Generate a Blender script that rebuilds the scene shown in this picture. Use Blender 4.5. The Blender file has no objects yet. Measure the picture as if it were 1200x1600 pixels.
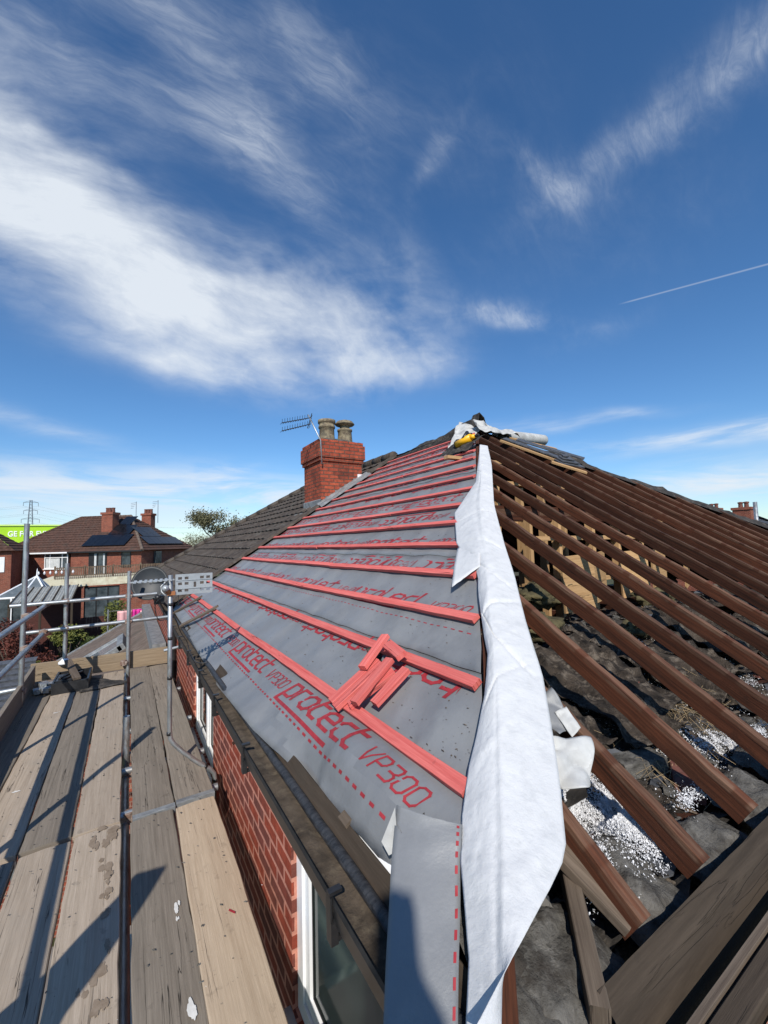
import bpy, math, random
from mathutils import Vector, noise, Matrix
C = bpy.context.scene
COL = C.collection
R = math.radians
random.seed(7)

# ------------------------------------------------------------------ camera
cam = bpy.data.cameras.new('camera'); co = bpy.data.objects.new('camera', cam); COL.objects.link(co)
cam.sensor_fit = 'VERTICAL'; cam.sensor_height = 32.0; cam.lens = 32.0*645/1600
cam.clip_start = 0.03; cam.clip_end = 6000
yaw, pitch, roll = R(31.87), R(4.26), R(1.57)
f = Vector((math.sin(yaw)*math.cos(pitch), math.cos(yaw)*math.cos(pitch), math.sin(pitch)))
r = f.cross(Vector((0, 0, 1))).normalized(); u = r.cross(f)
r2 = math.cos(roll)*r - math.sin(roll)*u; u2 = math.sin(roll)*r + math.cos(roll)*u
co.matrix_world = Matrix(((r2.x, u2.x, -f.x, 0), (r2.y, u2.y, -f.y, 0), (r2.z, u2.z, -f.z, 0), (0, 0, 0, 1)))
C.camera = co
C.render.resolution_x = 768; C.render.resolution_y = 1024
C.view_settings.view_transform = 'Standard'; C.view_settings.look = 'None'
C.view_settings.exposure = 0.22; C.view_settings.gamma = 1

# ------------------------------------------------------------------ sun
SUN = Vector((-.62, -1, .98)).normalized()
sl = bpy.data.lights.new('sun', 'SUN'); so = bpy.data.objects.new('sun', sl); COL.objects.link(so)
sl.energy = 4.2; sl.angle = R(.5); sl.color = (1, .95, .87)
so.rotation_euler = SUN.to_track_quat('Z', 'Y').to_euler(); so.location = (-20, -30, 30)

# ------------------------------------------------------------------ sky
W = bpy.data.worlds.new('World'); C.world = W; W.use_nodes = True
nt = W.node_tree; nt.nodes.clear()
def nn(t, **k):
    n = nt.nodes.new(t)
    for a, b in k.items(): setattr(n, a, b)
    return n
def wm(op, a, b=None, c=None, clamp=False):
    n = nn('ShaderNodeMath', operation=op, use_clamp=clamp)
    for i, v in enumerate((a, b, c)):
        if v is None: continue
        if isinstance(v, (int, float)): n.inputs[i].default_value = v
        else: nt.links.new(v, n.inputs[i])
    return n.outputs[0]
out = nn('ShaderNodeOutputWorld'); bg = nn('ShaderNodeBackground'); bg.inputs[1].default_value = .1
sky = nn('ShaderNodeTexSky', sky_type='NISHITA', sun_disc=False, sun_elevation=math.asin(SUN.z),
         sun_rotation=math.atan2(SUN.x, SUN.y), altitude=60, air_density=1.0, dust_density=.12, ozone_density=1.9)
tc = nn('ShaderNodeTexCoord'); D = tc.outputs['Generated']
def dirv(px, py):          # a compass direction of the sky, given as angles seen from the roof
    d = f + r2*((px-600)/645) - u2*((py-800)/645); return d.normalized()
# warp field
def noise_tex(scale, detail, rough, vec, dist=0):
    n = nn('ShaderNodeTexNoise'); n.inputs['Scale'].default_value = scale; n.inputs['Detail'].default_value = detail
    n.inputs['Roughness'].default_value = rough; n.inputs['Distortion'].default_value = dist
    nt.links.new(vec, n.inputs['Vector']); return n
wn = noise_tex(2.2, 4, .55, D)
sub = nn('ShaderNodeVectorMath', operation='SUBTRACT'); nt.links.new(wn.outputs['Color'], sub.inputs[0]); sub.inputs[1].default_value = (.5, .5, .5)
scl = nn('ShaderNodeVectorMath', operation='SCALE'); nt.links.new(sub.outputs[0], scl.inputs[0]); scl.inputs['Scale'].default_value = .13
wadd = nn('ShaderNodeVectorMath', operation='ADD'); nt.links.new(D, wadd.inputs[0]); nt.links.new(scl.outputs[0], wadd.inputs[1])
DW = wadd.outputs[0]
def dot(vec, v):
    n = nn('ShaderNodeVectorMath', operation='DOT_PRODUCT'); nt.links.new(vec, n.inputs[0]); n.inputs[1].default_value = tuple(v); return n.outputs['Value']
def blob(px, py, ang, a, b, amp, vec, rotpow=1.0):
    c = dirv(px, py); ca, sa = math.cos(R(ang)), math.sin(R(ang))
    e = 20; t1 = (dirv(px+e*ca, py+e*sa)-c).normalized(); t2 = c.cross(t1).normalized()
    dc = wm('MAXIMUM', dot(vec, c), .05)
    x = wm('DIVIDE', wm('DIVIDE', dot(vec, t1), dc), a/700); y = wm('DIVIDE', wm('DIVIDE', dot(vec, t2), dc), b/700)
    q = wm('ADD', wm('MULTIPLY', x, x), wm('MULTIPLY', y, y))
    g = wm('POWER', 2.718, wm('MULTIPLY', q, -1.0))
    g = wm('MULTIPLY', g, wm('GREATER_THAN', dot(D, c), .12))
    return wm('MULTIPLY', g, amp)
def total(l):
    s = l[0]
    for k in l[1:]: s = wm('ADD', s, k)
    return s
dense = total([blob(40, 320, 36, 230, 95, .50, DW), blob(200, 420, 30, 200, 90, .46, DW), blob(370, 465, 22, 200, 78, .46, DW), blob(540, 490, 16, 150, 66, .42, DW),
               blob(590, 585, -8, 110, 34, .44, DW), blob(250, 560, 24, 130, 30, .26, DW), blob(10, 210, 70, 120, 80, .34, DW), blob(430, 560, 20, 130, 34, .36, DW), blob(630, 400, 60, 90, 40, .22, DW)])
thin = total([blob(230, 70, 40, 260, 60, .26, DW), blob(360, 150, 58, 150, 40, .30, DW), blob(475, 55, 50, 70, 36, .40, DW), blob(1090, 120, -38, 230, 26, .27, DW), blob(1180, 40, -42, 120, 40, .20, DW), blob(1000, 200, -20, 80, 16, .17, DW),
              blob(785, 492, 8, 78, 17, .55, DW), blob(812, 260, 38, 52, 12, .34, DW), blob(40, 660, 18, 120, 18, .45, DW), blob(670, 280, -60, 40, 12, .22, DW),
              blob(890, 535, -25, 80, 20, .18, DW), blob(640, 160, 20, 160, 60, .09, DW), blob(120, 130, 60, 110, 60, .24, DW), blob(600, 250, 20, 420, 160, .10, DW), blob(1050, 300, -30, 200, 80, .08, DW)])
low = total([blob(120, 765, 2, 420, 34, .85, DW), blob(1130, 675, -6, 150, 14, .85, DW), blob(1150, 748, -4, 220, 24, 1.0, DW), blob(330, 775, 0, 150, 20, .5, DW),
             blob(600, 830, 0, 1500, 30, .55, DW), blob(820, 668, -6, 90, 9, .5, DW), blob(980, 645, -4, 60, 7, .5, DW), blob(340, 742, -8, 40, 7, .4, DW)])
mp = nn('ShaderNodeMapping'); nt.links.new(DW, mp.inputs['Vector']); mp.inputs['Rotation'].default_value = (R(20), R(-25), R(30)); mp.inputs['Scale'].default_value = (1.2, 2.6, 4.2)
n1 = noise_tex(2.6, 12, .56, mp.outputs[0], .2)
mp2 = nn('ShaderNodeMapping'); nt.links.new(DW, mp2.inputs['Vector']); mp2.inputs['Rotation'].default_value = (R(-30), R(20), R(-20)); mp2.inputs['Scale'].default_value = (1, 4, 2.2)
n2 = noise_tex(4.2, 12, .56, mp2.outputs[0], .2)
mp3 = nn('ShaderNodeMapping'); nt.links.new(D, mp3.inputs['Vector']); mp3.inputs['Scale'].default_value = (1, 1, 7)
n3 = noise_tex(3.0, 10, .6, mp3.outputs[0], .4)
def rng(v, a, b, c=0, d=1):
    n = nn('ShaderNodeMapRange'); n.interpolation_type = 'SMOOTHSTEP'; nt.links.new(v, n.inputs['Value'])
    for i, x in enumerate((a, b, c, d)): n.inputs[i+1].default_value = x
    return n.outputs['Result']
N1, N2, N3 = n1.outputs['Fac'], n2.outputs['Fac'], n3.outputs['Fac']
mix12 = wm('ADD', wm('MULTIPLY', N1, .6), wm('MULTIPLY', N2, .4))
cen = wm('SUBTRACT', mix12, .5)
def body(m, k, a, b): return rng(wm('ADD', m, wm('MULTIPLY', wm('MULTIPLY', cen, k), wm('MINIMUM', wm('MULTIPLY', m, 2.5), 1.0))), a, b)
mp4 = nn('ShaderNodeMapping'); nt.links.new(DW, mp4.inputs['Vector']); mp4.inputs['Rotation'].default_value = (R(-35), R(30), R(-15)); mp4.inputs['Scale'].default_value = (1, 7, 3.5)
n4 = noise_tex(9.0, 12, .72, mp4.outputs[0], .8)
fib = rng(n4.outputs['Fac'], .28, .72, .45, 1.12)
n5 = noise_tex(5.0, 14, .64, DW, .1)
fluff = rng(n5.outputs['Fac'], .28, .72, .68, 1.08)
md = wm('MULTIPLY', wm('MULTIPLY', wm('MULTIPLY', body(dense, 2.5, .0, 1.22), wm('ADD', wm('MULTIPLY', fib, .22), .76)), fluff), 1.05)
mt = wm('MULTIPLY', wm('MULTIPLY', body(thin, 2.4, .0, 1.0), fib), .46)
ml = wm('MULTIPLY', low, rng(N3, .36, .62, .15, 1.0))
tot = wm('MINIMUM', total([md, mt, ml]), .93)
# contrail: a thin streak along a great circle
a, b = dirv(965, 476), dirv(1210, 410); nv = a.cross(b).normalized()
tr = wm('MULTIPLY', rng(wm('ABSOLUTE', dot(D, nv)), .0002, .0022, 1, 0), rng(dot(D, (b-a).normalized()), a.dot((b-a).normalized())-.004, a.dot((b-a).normalized())+.03))
tr = wm('MULTIPLY', tr, wm('GREATER_THAN', dot(D, a), .7))
tot = wm('MAXIMUM', tot, wm('MULTIPLY', tr, .25))
cm = nn('ShaderNodeMix', data_type='RGBA'); nt.links.new(tot, cm.inputs['Factor'])
hs = nn('ShaderNodeHueSaturation'); hs.inputs['Saturation'].default_value = 1.1; hs.inputs['Value'].default_value = 1.0
tint = nn('ShaderNodeMix', data_type='RGBA', blend_type='MULTIPLY'); tint.inputs['Factor'].default_value = 1; nt.links.new(sky.outputs[0], tint.inputs['A']); tint.inputs['B'].default_value = (.80, .98, 1.16, 1)
nt.links.new(tint.outputs['Result'], hs.inputs['Color']); nt.links.new(hs.outputs[0], cm.inputs['A']); cm.inputs['B'].default_value = (6.9, 7.4, 8.0, 1)
nt.links.new(cm.outputs['Result'], bg.inputs[0]); nt.links.new(bg.outputs[0], out.inputs[0])

# ------------------------------------------------------------------ materials
def M(name, base, c2=None, scale=6, rough=.8, metal=0, bump=0., bscale=None, stretch=(1, 1, 1), coord='UV', contrast=(.35, .65), c3=None, s3=1.5, var=0, spec=.3, detail=6, coat=0, dist=0):
    m = bpy.data.materials.new(name); m.use_nodes = True; t = m.node_tree; b = t.nodes['Principled BSDF']
    b.inputs['Roughness'].default_value = rough; b.inputs['Metallic'].default_value = metal; b.inputs['Specular IOR Level'].default_value = spec
    b.inputs['Coat Weight'].default_value = coat
    col = (*base, 1)
    tcn = t.nodes.new('ShaderNodeTexCoord'); mpn = t.nodes.new('ShaderNodeMapping'); mpn.inputs['Scale'].default_value = stretch
    oi = t.nodes.new('ShaderNodeObjectInfo'); cb = t.nodes.new('ShaderNodeCombineXYZ')
    mu = t.nodes.new('ShaderNodeMath'); mu.operation = 'MULTIPLY'; mu.inputs[1].default_value = 37.; t.links.new(oi.outputs['Random'], mu.inputs[0])
    t.links.new(mu.outputs[0], cb.inputs[2]); t.links.new(cb.outputs[0], mpn.inputs['Location'])
    t.links.new(tcn.outputs[coord], mpn.inputs['Vector'])
    def nz(s, d=detail, ro=.6):
        n = t.nodes.new('ShaderNodeTexNoise'); n.inputs['Scale'].default_value = s; n.inputs['Detail'].default_value = d; n.inputs['Roughness'].default_value = ro
        n.inputs['Distortion'].default_value = dist
        t.links.new(mpn.outputs[0], n.inputs['Vector']); return n.outputs['Fac']
    src = None
    if c2:
        n = nz(scale); rp = t.nodes.new('ShaderNodeValToRGB'); rp.color_ramp.elements[0].position = contrast[0]; rp.color_ramp.elements[1].position = contrast[1]
        rp.color_ramp.elements[0].color = col; rp.color_ramp.elements[1].color = (*c2, 1); t.links.new(n, rp.inputs[0]); src = rp.outputs[0]
    if c3:
        n = nz(s3, 5, .65); mr = t.nodes.new('ShaderNodeMapRange'); mr.inputs[1].default_value = .52; mr.inputs[2].default_value = .66; mr.inputs[4].default_value = .8; t.links.new(n, mr.inputs[0])
        mx = t.nodes.new('ShaderNodeMix'); mx.data_type = 'RGBA'; t.links.new(mr.outputs[0], mx.inputs['Factor'])
        if src: t.links.new(src, mx.inputs['A'])
        else: mx.inputs['A'].default_value = col
        mx.inputs['B'].default_value = (*c3, 1); src = mx.outputs['Result']
    if var and src:
        h = t.nodes.new('ShaderNodeHueSaturation'); mr = t.nodes.new('ShaderNodeMapRange'); mr.inputs[3].default_value = 1-var; mr.inputs[4].default_value = 1+var
        t.links.new(oi.outputs['Random'], mr.inputs[0]); t.links.new(mr.outputs[0], h.inputs['Value']); t.links.new(src, h.inputs['Color']); src = h.outputs[0]
    if src: t.links.new(src, b.inputs['Base Color'])
    else: b.inputs['Base Color'].default_value = col
    if bump:
        bp = t.nodes.new('ShaderNodeBump'); bp.inputs['Strength'].default_value = 1; bp.inputs['Distance'].default_value = bump
        t.links.new(nz(bscale or scale*2, 8, .65), bp.inputs['Height']); t.links.new(bp.outputs[0], b.inputs['Normal'])
    return m
def plank_mat(name, c_lo, c_hi, stain, var=.12, bump=.002, top=None, cracks=True):
    """weathered timber: long grain with cracks, mottling and stains; UV.x runs along the timber in metres"""
    m = bpy.data.materials.new(name); m.use_nodes = True; t = m.node_tree; b = t.nodes['Principled BSDF']
    b.inputs['Roughness'].default_value = .85; b.inputs['Specular IOR Level'].default_value = .25
    L = t.links.new; N = t.nodes.new
    tcn = N('ShaderNodeTexCoord'); oi = N('ShaderNodeObjectInfo')
    mu = N('ShaderNodeMath'); mu.operation = 'MULTIPLY'; mu.inputs[1].default_value = 53.; L(oi.outputs['Random'], mu.inputs[0])
    cb = N('ShaderNodeCombineXYZ'); L(mu.outputs[0], cb.inputs[2])
    def mapped(s):
        mp_ = N('ShaderNodeMapping'); mp_.inputs['Scale'].default_value = s; L(tcn.outputs['UV'], mp_.inputs['Vector']); L(cb.outputs[0], mp_.inputs['Location']); return mp_.outputs[0]
    def nz(v, s, d, ro, dist=0):
        n = N('ShaderNodeTexNoise'); n.inputs['Scale'].default_value = s; n.inputs['Detail'].default_value = d; n.inputs['Roughness'].default_value = ro; n.inputs['Distortion'].default_value = dist
        L(v, n.inputs['Vector']); return n.outputs['Fac']
    def mr(v, a, b_, c=0, d=1):
        n = N('ShaderNodeMapRange'); L(v, n.inputs[0])
        for i, x in enumerate((a, b_, c, d)): n.inputs[i+1].default_value = x
        return n.outputs[0]
    def mix(fac, A, B, bt='MIX'):
        n = N('ShaderNodeMix'); n.data_type = 'RGBA'; n.blend_type = bt; L(fac, n.inputs['Factor'])
        for s, v in (('A', A), ('B', B)):
            if isinstance(v, tuple): n.inputs[s].default_value = (*v, 1)
            else: L(v, n.inputs[s])
        return n.outputs['Result']
    grain = nz(mapped((1.3, 42, 42)), 1.6, 9, .7, .35)
    fine = nz(mapped((6, 160, 160)), 1.5, 4, .7)
    blot = nz(mapped((1.2, 2.2, 2.2)), 2.2, 7, .62)
    crack = nz(mapped((.35, 11, 11)), 1.5, 5, .5, .3)
    cr = mr(crack, .4955, .4995, 1, 0); cr2 = mr(crack, .5005, .5045, 0, 1)
    ck = N('ShaderNodeMath'); ck.operation = 'MAXIMUM'; L(cr, ck.inputs[0]); L(cr2, ck.inputs[1])       # 0 in the crack
    cut = N('ShaderNodeMath'); cut.operation = 'MAXIMUM'; L(ck.outputs[0], cut.inputs[0]); L(mr(nz(mapped((.8, 1, 1)), 1.3, 3, .5), .50, .56, 1, 0), cut.inputs[1])
    c = mix(mr(grain, .32, .68), c_lo, c_hi)
    c = mix(mr(blot, .54, .72, 0, .55), c, stain)
    spots = nz(mapped((7, 7, 7)), 2.0, 5, .6)
    c = mix(mr(spots, .64, .70, 0, .35), c, tuple(x*.45 for x in stain))
    c = mix(mr(fine, .3, .7, .0, .35), c, tuple(x*.62 for x in c_lo))
    if cracks: c = mix(cut.outputs[0], tuple(x*.18 for x in c_lo), c)
    if top:      # sunlit look of the upper face painted paler, broken up by weathering
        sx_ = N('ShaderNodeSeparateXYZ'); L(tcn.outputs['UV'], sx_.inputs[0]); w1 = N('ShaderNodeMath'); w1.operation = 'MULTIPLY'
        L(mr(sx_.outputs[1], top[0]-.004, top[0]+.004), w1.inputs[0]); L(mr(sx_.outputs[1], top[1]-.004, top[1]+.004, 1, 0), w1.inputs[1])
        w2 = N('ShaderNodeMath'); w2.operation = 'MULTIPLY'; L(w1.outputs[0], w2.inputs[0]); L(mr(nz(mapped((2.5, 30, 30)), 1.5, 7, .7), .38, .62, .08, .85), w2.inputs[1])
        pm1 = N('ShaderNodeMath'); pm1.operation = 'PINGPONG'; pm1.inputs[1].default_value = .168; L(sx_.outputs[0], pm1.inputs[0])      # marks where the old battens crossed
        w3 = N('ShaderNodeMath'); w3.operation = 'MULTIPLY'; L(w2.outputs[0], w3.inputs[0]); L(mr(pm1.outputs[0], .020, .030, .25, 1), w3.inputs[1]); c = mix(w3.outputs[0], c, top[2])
    h = N('ShaderNodeHueSaturation'); L(mr(oi.outputs['Random'], 0, 1, 1-var, 1+var), h.inputs['Value']); L(c, h.inputs['Color'])
    L(h.outputs[0], b.inputs['Base Color'])
    hh = N('ShaderNodeMath'); hh.operation = 'MULTIPLY_ADD'; L(cut.outputs[0], hh.inputs[0]); hh.inputs[1].default_value = .9; L(grain, hh.inputs[2])
    h2 = N('ShaderNodeMath'); h2.operation = 'MULTIPLY_ADD'; L(fine, h2.inputs[0]); h2.inputs[1].default_value = .35; L(hh.outputs[0], h2.inputs[2])
    bp = N('ShaderNodeBump'); bp.inputs['Strength'].default_value = 1; bp.inputs['Distance'].default_value = bump; L(h2.outputs[0], bp.inputs['Height']); L(bp.outputs[0], b.inputs['Normal'])
    return m
def brick_mat(name, c1, c2, mortar, soot=(0, 0, 0), soota=0., bump=.006, msize=.010, w=.225, h=.075):
    m = bpy.data.materials.new(name); m.use_nodes = True; t = m.node_tree; b = t.nodes['Principled BSDF']
    b.inputs['Roughness'].default_value = .9; b.inputs['Specular IOR Level'].default_value = .2
    L = t.links.new; N = t.nodes.new; tcn = N('ShaderNodeTexCoord')
    wn_ = N('ShaderNodeTexNoise'); wn_.inputs['Scale'].default_value = 9; L(tcn.outputs['UV'], wn_.inputs['Vector'])
    vm = N('ShaderNodeVectorMath'); vm.operation = 'MULTIPLY_ADD'; vm.inputs[1].default_value = (.007, .007, 0); L(wn_.outputs['Color'], vm.inputs[0]); L(tcn.outputs['UV'], vm.inputs[2])
    bt = N('ShaderNodeTexBrick'); L(vm.outputs[0], bt.inputs['Vector'])
    bt.inputs['Scale'].default_value = 1; bt.inputs['Brick Width'].default_value = w; bt.inputs['Row Height'].default_value = h
    bt.inputs['Mortar Size'].default_value = msize; bt.inputs['Mortar Smooth'].default_value = .12; bt.inputs['Bias'].default_value = -.1
    bt.inputs['Color1'].default_value = (*c1, 1); bt.inputs['Color2'].default_value = (*c2, 1); bt.inputs['Mortar'].default_value = (*mortar, 1)
    n1_ = N('ShaderNodeTexNoise'); n1_.inputs['Scale'].default_value = 14; n1_.inputs['Detail'].default_value = 8; n1_.inputs['Roughness'].default_value = .7; L(tcn.outputs['UV'], n1_.inputs['Vector'])
    mr_ = N('ShaderNodeMapRange'); mr_.inputs[1].default_value = .3; mr_.inputs[2].default_value = .7; mr_.inputs[3].default_value = .62; mr_.inputs[4].default_value = 1.3; L(n1_.outputs['Fac'], mr_.inputs[0])
    hs_ = N('ShaderNodeHueSaturation'); L(mr_.outputs[0], hs_.inputs['Value']); L(bt.outputs['Color'], hs_.inputs['Color']); src = hs_.outputs[0]
    if soota:
        n2_ = N('ShaderNodeTexNoise'); n2_.inputs['Scale'].default_value = 2.2; n2_.inputs['Detail'].default_value = 8; n2_.inputs['Roughness'].default_value = .7; L(tcn.outputs['UV'], n2_.inputs['Vector'])
        m2 = N('ShaderNodeMapRange'); m2.inputs[1].default_value = .48; m2.inputs[2].default_value = .66; m2.inputs[4].default_value = soota; L(n2_.outputs['Fac'], m2.inputs[0])
        mx = N('ShaderNodeMix'); mx.data_type = 'RGBA'; L(m2.outputs[0], mx.inputs['Factor']); L(src, mx.inputs['A']); mx.inputs['B'].default_value = (*soot, 1); src = mx.outputs['Result']
    L(src, b.inputs['Base Color'])
    ad = N('ShaderNodeMath'); ad.operation = 'MULTIPLY_ADD'; L(bt.outputs['Fac'], ad.inputs[0]); ad.inputs[1].default_value = -1.; L(n1_.outputs['Fac'], ad.inputs[2])
    bp = N('ShaderNodeBump'); bp.inputs['Distance'].default_value = bump; L(ad.outputs[0], bp.inputs['Height']); L(bp.outputs[0], b.inputs['Normal'])
    return m

m_board_pale = plank_mat('pale_scaffold_board', (.32, .255, .19), (.47, .385, .30), (.33, .285, .23), .08, .0016)
m_board_tan = plank_mat('tan_scaffold_board', (.40, .30, .205), (.53, .415, .295), (.45, .35, .25), .03, .0016)
m_board_grey = plank_mat('grey_scaffold_board', (.165, .138, .108), (.29, .245, .195), (.21, .175, .14), .10, .0016)
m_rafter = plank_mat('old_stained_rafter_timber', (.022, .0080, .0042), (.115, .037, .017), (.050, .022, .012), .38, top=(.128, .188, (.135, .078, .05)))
m_oldwood = plank_mat('grey_old_batten_timber', (.085, .062, .045), (.20, .155, .115), (.10, .078, .06), .25)
m_fascia = plank_mat('brown_fascia_timber', (.040, .029, .020), (.078, .058, .041), (.062, .053, .040), .12, .002, cracks=False)
m_pine = plank_mat('new_pine_timber', (.38, .22, .10), (.62, .40, .20), (.45, .28, .14), .15)
m_batten = plank_mat('red_treated_batten', (.54, .085, .075), (.78, .215, .185), (.62, .16, .14), .12)
m_felt = M('grey_breather_felt', (.155, .160, .167), (.215, .220, .227), 3.5, .46, 0, .0016, 55, c3=(.225, .23, .232), s3=2.1, spec=.45, contrast=(.3, .7), detail=9)
m_feltback = M('dark_felt_underside', (.016, .015, .014), (.055, .048, .042), 9, .85, bump=.008, bscale=22, c3=(.11, .095, .08), s3=12)
m_print = M('dark_red_felt_print', (.27, .022, .030), (.36, .035, .045), 30, .6, detail=3)
m_white = M('white_membrane_sheet', (.55, .552, .555), (.59, .592, .594), 9, .7, 0, .0035, 45, c3=(.50, .505, .51), s3=22.0, spec=.15, detail=10)
m_whitedirty = M('dirty_white_membrane', (.36, .355, .34), (.55, .55, .53), 7, .65, 0, .004, 12, c3=(.30, .29, .28), s3=3)
m_tube = M('galvanised_steel_tube', (.30, .32, .33), (.48, .50, .51), 9, .45, .75, .0006, 50, stretch=(1, 3, 1), c3=(.25, .20, .16), s3=6, var=.1)
m_rust = M('rusty_steel_coupler', (.20, .10, .06), (.42, .36, .32), 18, .7, .5, .001, 60)
m_brick = brick_mat('red_house_brick', (.27, .052, .028), (.135, .05, .040), (.50, .215, .155), msize=.0105)
m_brickdark = brick_mat('chimney_brick', (.40, .088, .045), (.28, .058, .034), (.13, .075, .055), (.03, .024, .02), .55, msize=.009)
m_brickfar = brick_mat('far_house_brick', (.29, .078, .046), (.17, .05, .035), (.30, .18, .13), (.12, .03, .02), .5)
m_tile = M('dark_brown_roof_tile', (.042, .032, .026), (.092, .072, .056), 7, .85, 0, .004, 30, c3=(.11, .10, .085), s3=5, detail=9)
m_tilered = M('weathered_red_roof_tile', (.050, .027, .020), (.115, .060, .043), 5, .88, 0, .004, 20, c3=(.07, .05, .04), s3=1.5, detail=9)
m_tileext = M('brown_extension_tile', (.10, .072, .055), (.19, .145, .115), 8, .88, 0, .005, 25, c3=(.08, .065, .05), s3=2)
m_lead = M('grey_lead_flashing', (.17, .175, .18), (.30, .31, .31), 12, .6, .3, .004, 20, detail=8)
m_upvc = M('white_plastic_frame', (.78, .79, .80), (.84, .84, .84), 5, .35, spec=.5)
m_black = M('black_gutter_plastic', (.012, .012, .013), (.025, .025, .026), 15, .42, spec=.5)
m_dirt = M('brown_gutter_dirt', (.045, .034, .024), (.10, .076, .054), 14, .95, 0, .006, 40, c3=(.12, .095, .065), s3=22, detail=9)
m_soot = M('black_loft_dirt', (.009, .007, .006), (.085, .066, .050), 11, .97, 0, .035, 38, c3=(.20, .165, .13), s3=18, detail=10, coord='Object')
m_mortar = M('grey_mortar', (.060, .056, .050), (.175, .165, .148), 16, .97, 0, .016, 45, c3=(.040, .034, .029), s3=11, detail=12, coord='Object', spec=.1)
m_beads = M('white_granule', (.60, .60, .61), (.85, .85, .86), 20, .7)
m_slate = M('grey_slate', (.045, .048, .055), (.10, .105, .115), 12, .55, 0, .002, 30, spec=.5)
m_insul = M('olive_mineral_wool', (.045, .038, .02), (.13, .11, .055), 10, .95, 0, .02, 30, coord='Object')
m_redrag = M('red_clay_chip', (.13, .045, .032), (.20, .085, .065), 20, .9, c3=(.06, .05, .045), s3=12)
m_glass = M('dark_window_glass', (.012, .020, .018), (.030, .042, .036), 3, .08, spec=.22)
m_glassfar = M('far_window_glass', (.03, .04, .045), (.09, .11, .12), 2, .1, spec=.7)
m_curtain = M('pale_curtain', (.40, .42, .42), (.6, .62, .62), 4, .9, stretch=(6, 1, 1))
m_grey = M('light_grey_metal_panel', (.36, .38, .39), (.46, .48, .49), 10, .45, .4)
m_dish = M('dark_grey_dish_paint', (.016, .019, .022), (.026, .030, .034), 5, .5, spec=.4)
m_cream = M('cream_render', (.58, .53, .38), (.70, .66, .50), 3, .9, c3=(.42, .30, .20), s3=.7)
m_solar = M('black_solar_glass', (.005, .006, .009), (.010, .012, .016), 4, .18, spec=.6)
m_green = M('lime_green_cladding', (.36, .62, .02), (.42, .70, .03), .2, .5)
m_signwhite = M('white_sign_lettering', (.85, .86, .84), rough=.5)
m_pylon = M('grey_lattice_steel', (.22, .25, .28), rough=.6)
m_leaf = M('dark_green_leaf', (.028, .045, .013), (.10, .125, .03), 1.6, .7, coord='Object', detail=3)
m_leafy = M('yellow_green_leaf', (.07, .085, .018), (.20, .21, .05), 1.6, .7, coord='Object', detail=3)
m_leafred = M('maroon_leaf', (.055, .016, .012), (.15, .045, .03), 1.6, .7, coord='Object', detail=3)
m_leafsp = M('spring_leaf', (.09, .085, .04), (.17, .16, .085), 1.5, .7, coord='Object', detail=3)
m_bark = M('brown_bark', (.07, .055, .04), (.14, .11, .085), 8, .9, 0, .01, 30)
m_fence = M('maroon_fence_board', (.055, .020, .016), (.10, .036, .028), 6, .85, stretch=(1, 8, 1))
m_rail = M('brown_balcony_rail', (.12, .085, .055), (.22, .16, .11), 6, .85)
m_poly = M('ribbed_translucent_roof', (.28, .28, .25), (.40, .40, .36), 3, .35, spec=.5)
m_ground = M('garden_ground', (.035, .045, .016), (.085, .085, .04), .25, .95, 0, .05, 3, coord='Object', c3=(.07, .05, .03), s3=.12)
m_pink = M('pink_towel', (.80, .42, .42), (.85, .5, .5), 5, .9)
m_magenta = M('magenta_cloth', (.60, .03, .28), (.7, .05, .33), 5, .9)
m_blue = M('blue_plastic', (.015, .06, .45), (.02, .09, .6), 5, .5)
m_yellow = M('yellow_tool_plastic', (.85, .42, .01), (.9, .5, .02), 5, .4, spec=.5)
m_skin = M('skin', (.55, .33, .25), (.60, .38, .29), 8, .5)
m_cloth = M('navy_work_cloth', (.025, .03, .05), (.04, .05, .075), 12, .9)
m_shadow_caster = M('blue_grey_shadow_caster', (.08, .10, .13), (.12, .14, .17), 5, .7)
m_mint = M('pale_mint_painted_frame', (.50, .64, .58), (.60, .72, .66), 5, .5)
m_orange = M('orange_brown_paint', (.40, .10, .03), (.5, .14, .05), 5, .7)

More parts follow.
